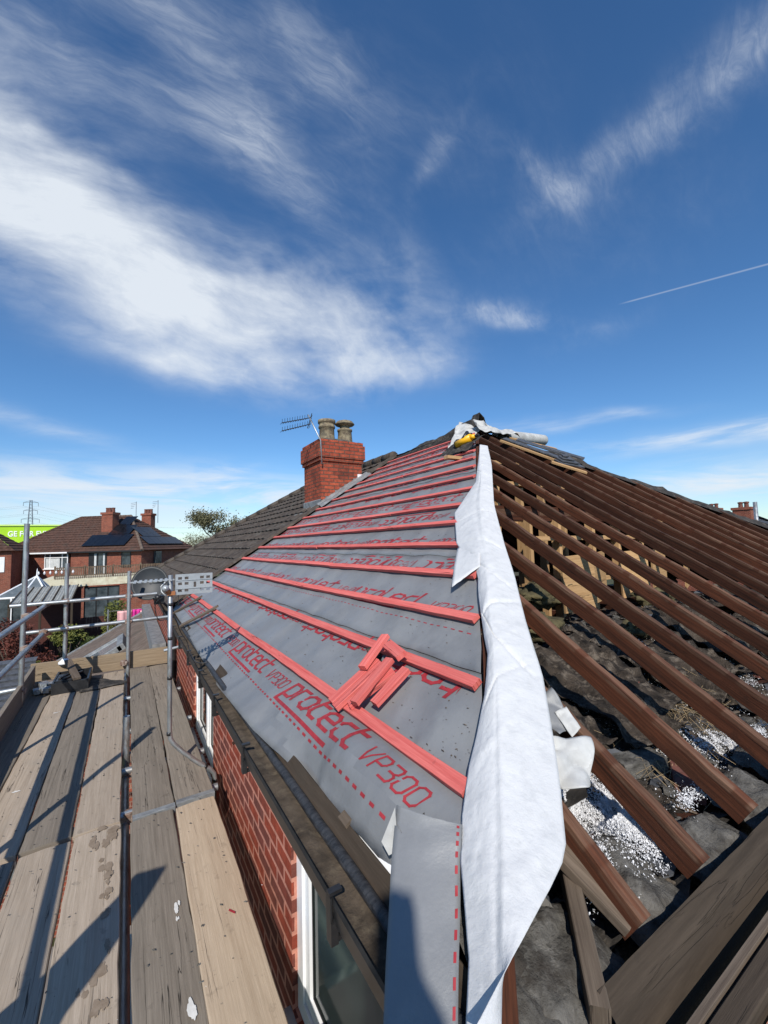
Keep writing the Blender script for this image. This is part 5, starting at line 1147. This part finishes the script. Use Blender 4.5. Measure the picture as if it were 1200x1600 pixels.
for (u_, v_) in ((4.6, 5.5), (1.9, 5)):
    t_ = thing('tv_aerial', 'thin television aerial %s on the far house' % ('left of the small rear chimney' if u_ > 3 else 'right of the small rear chimney'), 'aerial', LW(u_, v_, 2.8))
    b = MB(); b.tube([LW(u_, v_, 2.6), LW(u_, v_, 4.9)], .03, 6); b.build('pole', m_pylon, t_)
    b = MB()
    for k in range(4): b.tube([LW(u_+.0+.1*k, v_, 4.8-.18*k), LW(u_+.65, v_+.1, 4.75-.18*k)], .018, 4)
    b.build('boom', m_pylon, t_)
def solar(root, O, U, V, N, rects):
    for (u0, u1, v0, v1) in rects:
        n = max(1, round((u1-u0)/1.02))
        for k in range(n):
            a, c_ = u0+(u1-u0)*k/n+.012, u0+(u1-u0)*(k+1)/n-.012; b = MB(); P = [O+U*x+V*y+N*.13 for x, y in ((a, v0), (c_, v0), (c_, v1), (a, v1))]; Q = [p+N*.04 for p in P]
            b.quad(Q); b.quad(P[::-1])
            for i in range(4): b.quad([P[i], P[(i+1) % 4], Q[(i+1) % 4], Q[i]])
            b.build('solar_panel', m_solar, root)
Vf = E2*TC+Vector((0, 0, TS)); Nf = -E2*TS+Vector((0, 0, TC)); Ve = E1*TC+Vector((0, 0, TS)); Ne = -E1*TS+Vector((0, 0, TC))
solar(hr, LW(0, 0, EZ), E1, Vf, Nf, [(1.7, 5.8, .25, 1.85), (2.2, 4.3, 1.9, 3.3), (3.0, 4.2, 3.35, 4.75)])
solar(hr, LW(0, 0, EZ), E2, Ve, Ne, [(1.2, 6.6, .35, 1.45), (1.7, 4.4, 1.5, 3.0)])
# cream flat-roofed extension with a balcony rail
ex = thing('extension', 'cream rendered flat-roofed extension with a brown balcony rail in front of the far houses', 'extension', (-1.4, 37, GZ))
b = MB(); b.box((-4.85, 36, -2.45), (3.0, 40.5, -1.86)); b.build('parapet', m_cream, ex)
b = MB(); b.box((-.45, 36.06, GZ), (2.9, 40, -2.452)); b.build('brick_wall', m_brickfar, ex)
b = MB(); b.box((-3.25, 36.06, GZ), (-2.55, 40, -2.452)); b.build('brick_pier', m_brickfar, ex)
b = MB(); b.box((-4.8, 39, GZ), (-3.3, 40, -2.452)); b.build('back_wall', m_brickfar, ex)
b = MB(); b.box((-2.548, 36.2, GZ+.3), (-.452, 36.3, -2.56)); w_ = b.build('patio_door', m_black, ex)
for x in (-2.48, -1.79, -1.10):
    b = MB(); b.box((x, 36.17, GZ+.4), (x+.60, 36.198, -2.66)); b.build('pane', m_glassfar, w_)
b = MB()
for k in range(66):
    x = -4.2+.108*k; b.box((x, 35.98, -1.90), (x+.055, 36.03, -1.08))
for z in (-1.72, -1.18): b.box((-4.25, 36.032, z), (2.95, 36.08, z+.07))
for x in (-4.25, -2.6, -.9, .8, 2.5): b.box((x, 36.085, -1.87), (x+.1, 36.18, -1.0))
b.build('balcony_rail', m_rail, ex)
# conservatory and covered patio
cv = thing('conservatory', 'white framed conservatory with a hipped glass roof at the left edge', 'conservatory', (-5.2, 34, GZ))
P0 = [(-6.6, 32.5), (-4.1, 32.5), (-4.1, 35.5), (-6.6, 35.5)]; ap_ = Vector((-4.9, 34.4, -1.55)); ap2 = Vector((-5.2, 35.4, -1.55))
b = MB(); ce = [Vector((x, y, -2.65)) for x, y in P0]
for i in range(4): b.quad([ce[i], ce[(i+1) % 4], ap_ if i < 2 else ap2])
b.build('glass_roof', M('grey_glass_roof', (.10, .12, .13), (.16, .18, .19), 4, .25, spec=.6), cv)
b = MB()
for p in ce+[(ce[0]+ce[1])/2, (ce[1]+ce[2])/2]: b.tube([p, ap_+Vector((0, 0, .03))], .05, 6)
for i in range(4): b.tube([ce[i], ce[(i+1) % 4]], .07, 6)
for k in range(7): b.lathe(ap_+Vector((.3*k, .5, .03+.05)), [(.03, 0), (.07, .10), (.02, .2), (0, .25)], 6)
b.lathe(ap_, [(.05, 0), (.03, .4), (0, .55)], 6)
b.build('frame', m_upvc, cv)
b = MB(); b.box((-6.6, 32.5, GZ), (-4.1, 35.4, -2.7)); b.build('glazed_wall', m_glassfar, cv)
b = MB()
for x in (-6.6, -5.8, -5.0, -4.15): b.box((x, 32.42, GZ), (x+.08, 32.495, -2.65))
b.build('mullions', m_upvc, cv)
pg = thing('patio_cover', 'covered patio with a sloping ribbed translucent roof beside the conservatory', 'patio cover', (-4, 29, GZ))
b = MB(); rows = []
for j in range(2): rows.append([(-5.1+2.55*i/40+.0, 28.6+3.3*j, -2.62+.55*j+.02*math.cos(i*math.pi)) for i in range(41)])
b.grid(rows, [[(i*.1, j*3.) for i in range(41)] for j in range(2)]); b.build('ribbed_roof', m_poly, pg, solid=.01)
b = MB()
for k in range(7): b.beam((-5.1+.425*k, 28.5, -2.60), (-5.1+.425*k, 31.9, -2.05), .05, .06)
b.beam((-5.2, 28.55, -2.70), (-2.45, 28.55, -2.70), .08, .14); b.build('rafters', m_fascia, pg)
for x in (-5.15, -3.9, -2.55):
    b = MB(); b.beam((x, 28.6, GZ), (x, 28.6, -2.78), .1, .1, up=(0, 1, 0)); b.build('post', m_fascia, pg)
b = MB(); b.box((-5.2, 31.9, GZ), (-2.4, 32.1, -2.2)); b.build('back_wall', m_fence, pg)
# left-hand neighbour roof
lh = thing('house', 'red brick house with a dark red hipped roof cut by the left edge', 'house', (-12, 46, GZ))
b = MB(); b.box((-17, 44, GZ), (-7.9, 50, .2)); b.build('brick_wall', m_brickfar, lh)
b = MB(); tiles(b, (-18, 43.7, .15), (1, 0, 0), (0, TC, TS), (0, -TS, TC), 13, .37, lambda v: 0, lambda v: 10.4-v*TC, seg=2, amp=.02, thick=.05)
tiles(b, (-7.6, 43.7, .15), (0, 1, 0), (-TC, 0, TS), (TS, 0, TC), 13, .37, lambda v: v*TC, lambda v: 7-v*TC, seg=2, amp=.02, thick=.05); b.build('tiled_roof', m_tilered, lh)
b = MB(); b.box((-8.9, 43.95, -1.5), (-8.3, 43.99, -.3)); b.build('window', m_upvc, lh)
# lime-green warehouse with a sign
wh = thing('warehouse', 'lime green warehouse with white lettering behind the far houses', 'warehouse', (-24, 155, GZ))
b = MB(); b.box((-60, 150, GZ), (-8, 190, 7.35)); b.build('cladding', m_green, wh)
b = MB(); b.box((-60.2, 149.7, 7.352), (-7.8, 190.2, 7.75)); b.build('roof_edge', M('pale_lime_trim', (.55, .75, .2), rough=.5), wh)
tc_ = bpy.data.curves.new('lettering', 'FONT'); tc_.body = 'GE FOR EVER'; tc_.size = 1.85; tc_.offset = .035; tc_.extrude = .04; tc_.space_character = 1.02
to = bpy.data.objects.new('lettering_curve', tc_); COL.objects.link(to); bpy.context.view_layer.update()
me = bpy.data.meshes.new_from_object(to.evaluated_get(bpy.context.evaluated_depsgraph_get())); me.name = 'sign_lettering'
wx = max(v.co.x for v in me.vertices); 
for v in me.vertices: x, y, z = v.co; v.co = Vector((-27.9+x*(9.6/wx)+24, 149.93-155-z, 4.5+y*1.12-GZ))
bpy.data.objects.remove(to); me.materials.clear(); me.materials.append(m_signwhite)
so_ = bpy.data.objects.new('sign_lettering', me); COL.objects.link(so_); so_.parent = wh
# pylon with its wires
py_ = thing('pylon', 'grey lattice electricity pylon on the skyline', 'pylon', (-62, 400, GZ))
b = MB()
def lat(z0, w0, z1, w1, n):
    for k in range(n):
        za, zb = z0+(z1-z0)*k/n, z0+(z1-z0)*(k+1)/n; wa, wb = w0+(w1-w0)*k/n, w0+(w1-w0)*(k+1)/n
        c4 = [(-1, -1), (1, -1), (1, 1), (-1, 1)]
        for i in range(4):
            p, q = c4[i], c4[(i+1) % 4]
            b.tube([(-62+p[0]*wa, 400+p[1]*wa, za), (-62+p[0]*wb, 400+p[1]*wb, zb)], .16, 4)
            b.tube([(-62+p[0]*wa, 400+p[1]*wa, za), (-62+q[0]*wb, 400+q[1]*wb, zb)], .10, 4)
lat(GZ, 3.4, 22, 1.3, 7); lat(22, 1.3, 39, .6, 7)
for z, L_ in ((37.5, 4.3), (31.5, 4.0), (25, 5.2)):
    for s_ in (-1, 1):
        b.tube([(-62, 400, z), (-62+s_*L_, 400, z-.3)], .14, 4); b.tube([(-62, 400, z+1.3), (-62+s_*L_, 400, z-.3)], .10, 4); b.tube([(-62+s_*L_, 400, z-.3), (-62+s_*L_, 400, z-3.0)], .14, 4)
b.build('lattice', m_pylon, py_)
b = MB()
for z, L_ in ((34.5, 4.3), (28.5, 4.0), (22, 5.2)):
    for s_ in (-1, 1):
        b.tube([(-62+s_*L_-170*t, 400+10*t, z-26*t*(1-t)) for t in [k/10 for k in range(11)]], .05, 3, False)
        b.tube([(-62+s_*L_+150*t, 400+200*t, z-30*t*(1-t)-6*t) for t in [k/10 for k in range(11)]], .04, 3, False)
b.build('wires', m_pylon, py_)

# ---- houses to the right
rh = thing('house', 'grey roofed house with a brick chimney on the right skyline', 'house', (44, 15, GZ))
b = MB(); b.box((39, 9, GZ), (47, 22, -1.2)); b.build('brick_wall', m_brickfar, rh)
b = MB(); tiles(b, (38.7, 8.7, -1.25), (0, 1, 0), (.848, 0, .53), (-.53, 0, .848), 15, .37, lambda v: v*.848, lambda v: 13.6-v*.3, seg=2, amp=.02, thick=.05); tiles(b, (38.7, 8.7, -1.25), (1, 0, 0), (0, .848, .53), (0, -.53, .848), 15, .37, lambda v: v*.848, lambda v: 8.6-v*.848, seg=2, amp=.02, thick=.05)
b.quad([(47.3, 8.7, -1.25), (47.3, 22.3, -1.25), (43, 18, 1.75), (43, 13, 1.75)]); b.build('tiled_roof', m_slate, rh)
def brickstack(root, x, y, z0, z1, a, n):
    b = MB(); b.box((x-a, y-a, z0), (x+a, y+a, z1)); b.box((x-a-.07, y-a-.07, z1+.002), (x+a+.07, y+a+.07, z1+.2)); k_ = b.build('chimney', m_brickfar, root)
    for i in range(n):
        b = MB(); b.lathe((x, y+(i-(n-1)/2)*.36, z1+.2), [(.15, 0), (.13, .3), (.17, .31), (.17, .42), (0, .45)], 10); b.build('chimney_pot', m_redrag, k_)
brickstack(rh, 40.2, 12.3, -.2, 1.75, .55, 2)
b = MB(); b.tube([(31, 8.95, GZ), (31, 8.95, 1.78)], .10, 10); o = b.build('flue_pipe', m_tube, None, smooth=True); own(o, (31, 8.95, GZ)); tag(o, 'plain grey metal flue pipe right of the brick chimney on the right skyline', 'flue pipe')
r2h = thing('house', 'distant dark roof with chimney pots just above the rafters, left of the grey roofed house', 'house', (48, 17.5, GZ))
b = MB(); b.box((45, 16, GZ), (52, 24, -.5)); b.build('brick_wall', m_brickfar, r2h)
b = MB(); b.quad([(44.6, 15.6, -.5), (52.4, 15.6, -.5), (49, 19, 2.0), (48, 19, 2.0)]); b.quad([(44.6, 24.4, -.5), (44.6, 15.6, -.5), (48, 19, 2.0), (48, 21, 2.0)]); b.build('tiled_roof', m_tile, r2h)
brickstack(r2h, 46.2, 16.3, -.2, 2.15, .45, 2)

# ---- next-door single storey extension roof beyond the scaffold
le = thing('lean_to', 'single storey lean-to with a brown tiled roof and a rooflight beyond the scaffold end', 'lean-to', (-.8, 12, GZ))
b = MB(); b.box((-1.75, 8.6, GZ), (.60, 14.9, -3.35)); b.build('brick_wall', m_brickfar, le)
b = MB(); lt = 1/math.sqrt(1+.55**2); ls = .55*lt
tiles(b, (-2.0, 8.4, -3.30), (0, 1, 0), (lt, 0, ls), (-ls, 0, lt), 11, .27, lambda v: 0, lambda v: 6.6, thick=.02, amp=.004, seg=1)
r_ = b.build('tiled_roof', m_tileext, le)
b = MB(); b.beam((-2.0, 15.02, -3.28), (.6, 15.02, -1.85), .10, .06); b.build('verge', m_lead, r_)
def lro(x, y, h=0): return Vector((x-ls*h, y, -3.30+.55*(x+2.0)+lt*h))
b = MB(); b.beam(lro(-1.2, 11.1, .08), lro(-.05, 11.1, .08), .10, .12, up=(-ls, 0, lt)); b.beam(lro(-1.2, 12.3, .08), lro(-.05, 12.3, .08), .10, .12, up=(-ls, 0, lt)); b.beam(lro(-1.2, 11.05, .081), lro(-1.2, 12.35, .081), .10, .12, up=(-ls, 0, lt)); b.beam(lro(-.05, 11.05, .081), lro(-.05, 12.35, .081), .14, .14, up=(-ls, 0, lt))
sk = b.build('rooflight', m_lead, r_)
b = MB(); b.quad([lro(-1.14, 11.15, .11), lro(-.12, 11.15, .11), lro(-.12, 12.25, .11), lro(-1.14, 12.25, .11)]); b.build('pane', M('sky_lit_glass', (.30, .34, .36), (.40, .44, .46), 2, .05, spec=1., coat=1), sk)
b = MB(); b.box((.40, 8.6, -2.2), (.62, 15, -1.7)); b.build('lead_flashing', m_lead, le)
# low felted shed on the left below the guard rail
sh = thing('shed', 'low dark shed roof with ridged felt below the left guard rail', 'shed', (-4, 12, GZ))
b = MB(); b.box((-6.5, 10.2, GZ), (-1.9, 13.6, -3.6)); b.build('wall', m_fence, sh)
b = MB(); tiles(b, (-7.0, 9.6, -3.9), (1, 0, 0), (0, .96, .28), (0, -.28, .96), 17, .26, lambda v: 0, lambda v: 5.1, thick=.05, amp=.006, seg=1); b.build('felt_roof', m_slate, sh)
# things seen through the gaps in the boards
dr2 = thing('side_door', 'mint painted door frame and orange brick pier seen through the gap between the boards', 'door', (.2, 3.6, GZ))
b = MB(); b.box((.0, 3.0, -3.2), (.16, 4.2, -3.12)); b.box((-.10, 3.0, -3.2), (-.02, 4.2, -3.12)); b.build('door_frame', m_mint, dr2)
b = MB(); b.box((.0, 4.4, -3.2), (.15, 5.6, -3.12)); b.build('brick_pier', m_orange, dr2)
# garden fences
def fence(p0, p1, h_, label):
    p0, p1 = Vector(p0), Vector(p1); t = thing('fence', label, 'fence', tuple(p0)); n = int((p1-p0).length/.14); b = MB()
    for k in range(n):
        a, c_ = p0.lerp(p1, k/n), p0.lerp(p1, (k+.94)/n); nrm = Vector((p1.y-p0.y, p0.x-p1.x, 0)).normalized()*.015; o_ = nrm*(k % 2)
        hh = h_+.01*math.sin(k*2.); b.quad([a+o_, c_+o_, c_+o_+Vector((0, 0, hh)), a+o_+Vector((0, 0, hh))]); b.quad([c_+o_-nrm*1.5, a+o_-nrm*1.5, a+o_-nrm*1.5+Vector((0, 0, hh)), c_+o_-nrm*1.5+Vector((0, 0, hh))])
    b.build('boards', m_fence, t); m_ = int((p1-p0).length/1.83)
    for k in range(m_+1):
        a = p0.lerp(p1, k/max(1, m_)); b = MB(); b.beam(a, a+Vector((0, 0, h_+.08)), .1, .1, up=(0, 1, 0)); b.build('post', m_fence, t)
fence((-3.2, 31.5, GZ), (3.5, 31.0, GZ), 1.9, 'maroon board fence in front of the cream extension')
fence((-3.3, 22, GZ), (-3.0, 31.4, GZ), 1.8, 'maroon board fence running back through the bushes')
fence((-7, 27.5, GZ), (-3.3, 27.6, GZ), 1.7, 'maroon board fence in front of the covered patio')
# washing
for k, (x, z, w_, h_, mt_, nm, lab) in enumerate(((.30, -2.40, .50, .50, m_pink, 'towel', 'pale pink towel on the line, left one'), (.95, -2.45, .33, .50, m_pink, 'towel', 'pale pink towel on the line, right one next to the wall'), (.72, -2.38, .32, .62, m_magenta, 'shirt', 'magenta shirt between the two pink towels'), (.62, -2.92, .75, .50, m_blue, 'blue_cover', 'bright blue cover hanging under the magenta shirt'))):
    b = MB(); rows = [[(x-w_/2+w_*j/10-.35, 19.5+.04*math.sin(j*1.3+k)+.02*i, z-h_*i/6) for j in range(11)] for i in range(7)]; b.grid(rows); o = b.build(nm, mt_, None, smooth=True, solid=.01); own(o, (x-.35, 19.5, z-h_)); tag(o, lab, 'laundry', 'washing on a line')
wl = MB(); wl.tube([(-.6, 19.5, -2.37), (1.2, 19.52, -2.37)], .006, 5); wl.tube([(-.6, 19.5, GZ), (-.6, 19.5, -2.3)], .03, 8); o = wl.build('washing_line', m_tube, None); own(o, (-.6, 19.5, GZ)); tag(o, 'washing line and post behind the lean-to roof', 'washing line')

# ================================================================== PLANTS
rp = random.Random(21)
def leaves(mb, c, rx, ry, rz, n, size, lobes=9, fill=.55):
    L_ = [(Vector((rp.gauss(0, .42), rp.gauss(0, .42), rp.gauss(0, .42))), .30+.30*rp.random()) for _ in range(lobes)]
    for _ in range(n):
        lc, lr = rp.choice(L_); d = Vector((rp.gauss(0, 1), rp.gauss(0, 1), rp.gauss(0, 1))).normalized()*lr*(fill+(1-fill)*rp.random()**.5); p = lc+d
        if p.length > 1.05: p *= 1.0/p.length*(.8+.25*rp.random())
        P = Vector((c[0]+p.x*rx, c[1]+p.y*ry, c[2]+p.z*rz)); a = Vector((rp.gauss(0, 1), rp.gauss(0, 1), rp.gauss(0, 1))).normalized(); t = a.cross(Vector((rp.gauss(0, 1), rp.gauss(0, 1), rp.gauss(0, 1)))).normalized(); s_ = size*(.5+rp.random())
        q = a.cross(t)*.6; mb.quad([P-t*s_, P+q*s_*.6, P+t*s_, P-q*s_*.6])
def shrub(c, rx, ry, rz, n, size, mt_, label, nm='shrub', grp='garden shrubs'):
    t = thing(nm, label, 'shrub', (c[0], c[1], GZ), grp); b = MB(); leaves(b, c, rx, ry, rz, n, size); b.build('foliage', mt_, t)
    b = MB()
    for k in range(5):
        a = k*1.26; b.tube([(c[0]+.1*math.cos(a), c[1]+.1*math.sin(a), GZ), (c[0]+rx*.3*math.cos(a), c[1]+ry*.3*math.sin(a), c[2]-rz*.3), (c[0]+rx*.6*math.cos(a), c[1]+ry*.6*math.sin(a), c[2]+rz*.3)], [.05, .035, .01], 6)
    b.build('stems', m_bark, t)
shrub((-.45, 28, -4.0), .85, .85, 1.15, 2600, .075, m_leafy, 'rounded green bush in front of the patio doors')
shrub((-2.35, 25, -4.5), .9, .9, 1.0, 2200, .075, m_leafy, 'yellow-green bush behind the short far scaffold post')
shrub((-4.1, 24, -4.2), 1.0, 1.2, 1.5, 2600, .075, m_leafred, 'maroon-leaved bush behind the tall scaffold post')
shrub((-5.2, 26, -4.3), 1.1, 1.2, 1.4, 2600, .08, m_leafred, 'maroon-leaved bush farthest left')
shrub((-3.1, 21, -4.7), .9, 1.0, 1.1, 2200, .07, m_leafred, 'low maroon bush behind the left toe board')
shrub((-2.6, 18.2, -4.35), 1.1, 1.0, .8, 2600, .06, m_leafy, 'low variegated hedge bush beside the dark shed roof')
shrub((-1.2, 21.5, -4.7), .9, 1.0, .75, 2400, .06, m_leaf, 'dark green low bush behind the lean-to roof')
shrub((-.2, 23.5, -4.6), 1.2, 1.0, .7, 2400, .065, m_leaf, 'dark green bush right of the garden')
shrub((-1.6, 24.5, -4.7), .8, .9, .8, 1800, .065, m_leaf, 'dark green bush between the yellow-green and rounded bushes')
shrub((-4.4, 19.5, -4.6), .9, 1.0, 1.0, 2200, .065, m_leaf, 'dark green bush at the left behind the shed roof')
def branchy(mb, p, d, L_, r_, depth, tips):
    n = 3; pts = [p]; 
    for k in range(n): d = (d+Vector((rp.gauss(0, .12), rp.gauss(0, .12), .04))).normalized(); pts.append(pts[-1]+d*L_/n)
    mb.tube(pts, [r_*(1-.35*k/n) for k in range(n+1)], 5, False)
    if depth == 0: tips.append(pts[-1]); return
    for k in range(rp.choice((2, 3, 3))):
        a = rp.random()*6.28; ax = Vector((math.cos(a), math.sin(a), .0)); branchy(mb, pts[-1] if k else pts[2], (d*.75+ax*.65+Vector((0, 0, .15))).normalized(), L_*.72, r_*.6, depth-1, tips)
def tree(c, H, label, mt_, depth=5, n=9, size=.10, spread=.5, cat='tree', grp=None):
    t = thing('tree', label, 'tree', (c[0], c[1], GZ), grp); b = MB(); tips = []
    base = Vector((c[0], c[1], GZ)); branchy(b, base, Vector((0, 0, 1)), H*.30, H*.018, depth, tips); b.build('trunk', m_bark, t)
    if n:
        b = MB()
        for p in tips:
            for _ in range(n):
                P = p+Vector((rp.gauss(0, spread), rp.gauss(0, spread), rp.gauss(0, spread))); a = Vector((rp.gauss(0, 1), rp.gauss(0, 1), rp.gauss(0, 1))).normalized(); q = a.orthogonal().normalized(); s_ = size*(.5+rp.random()); mb_ = a.cross(q)
                b.quad([P-q*s_, P+mb_*s_*.5, P+q*s_, P-mb_*s_*.5])
        b.build('crown', mt_, t)
tree((16.0, 80, 0), 15.5, 'airy spring tree rising above the far tiled hip', m_leafsp, 6, 30, .15, .5)
for k in range(7):
    tree((10.5+1.9*k+rp.uniform(-.5, .5), 98+rp.uniform(-4, 6), 0), 8.6+rp.random()*1.4, 'bare brownish tree in the skyline row right of the far houses', m_leafsp, 6, 5, .12, .5, grp='bare trees on the skyline')
for k, (x, y) in enumerate(((-70, 300), (-64, 310), (-57, 300), (-48, 305), (-41, 300))):
    tree((x*.95, y, 0), 22, 'small dark tree far off above the lime green warehouse', m_leaf, 4, 14, .8, 1.2, grp='trees beyond the warehouse')

# ---- unseen bundle and standard added behind the viewpoint to shadow the felt flap
straight((-.93, -1.5, GZ), (-.93, -1.5, 1.49), 'standard')
b = MB(); rows = []
for i in range(26):
    z = 1.48-.95*i/25; r0 = .050 if z > 1.34 else .050+.052*min(1, (1.34-z)/.10)
    rows.append([(-.93+(r0*(1+.10*fb(math.cos(a)*2, math.sin(a)*2, z*4))+.004*math.sin(a*7+z*9))*math.cos(a), -1.5+(r0*(1+.10*fb(math.cos(a)*2, math.sin(a)*2, z*4))+.004*math.sin(a*7+z*9))*math.sin(a), z) for a in [2*math.pi*k/36 for k in range(37)]])
b.grid(rows); o = b.build('shadow_caster', m_shadow_caster, None, smooth=True, solid=.004); own(o, (-.93, -1.5, .5)); tag(o, 'unseen bundle added round a tall scaffold standard behind the viewpoint to shadow the felt flap', 'shadow_caster')
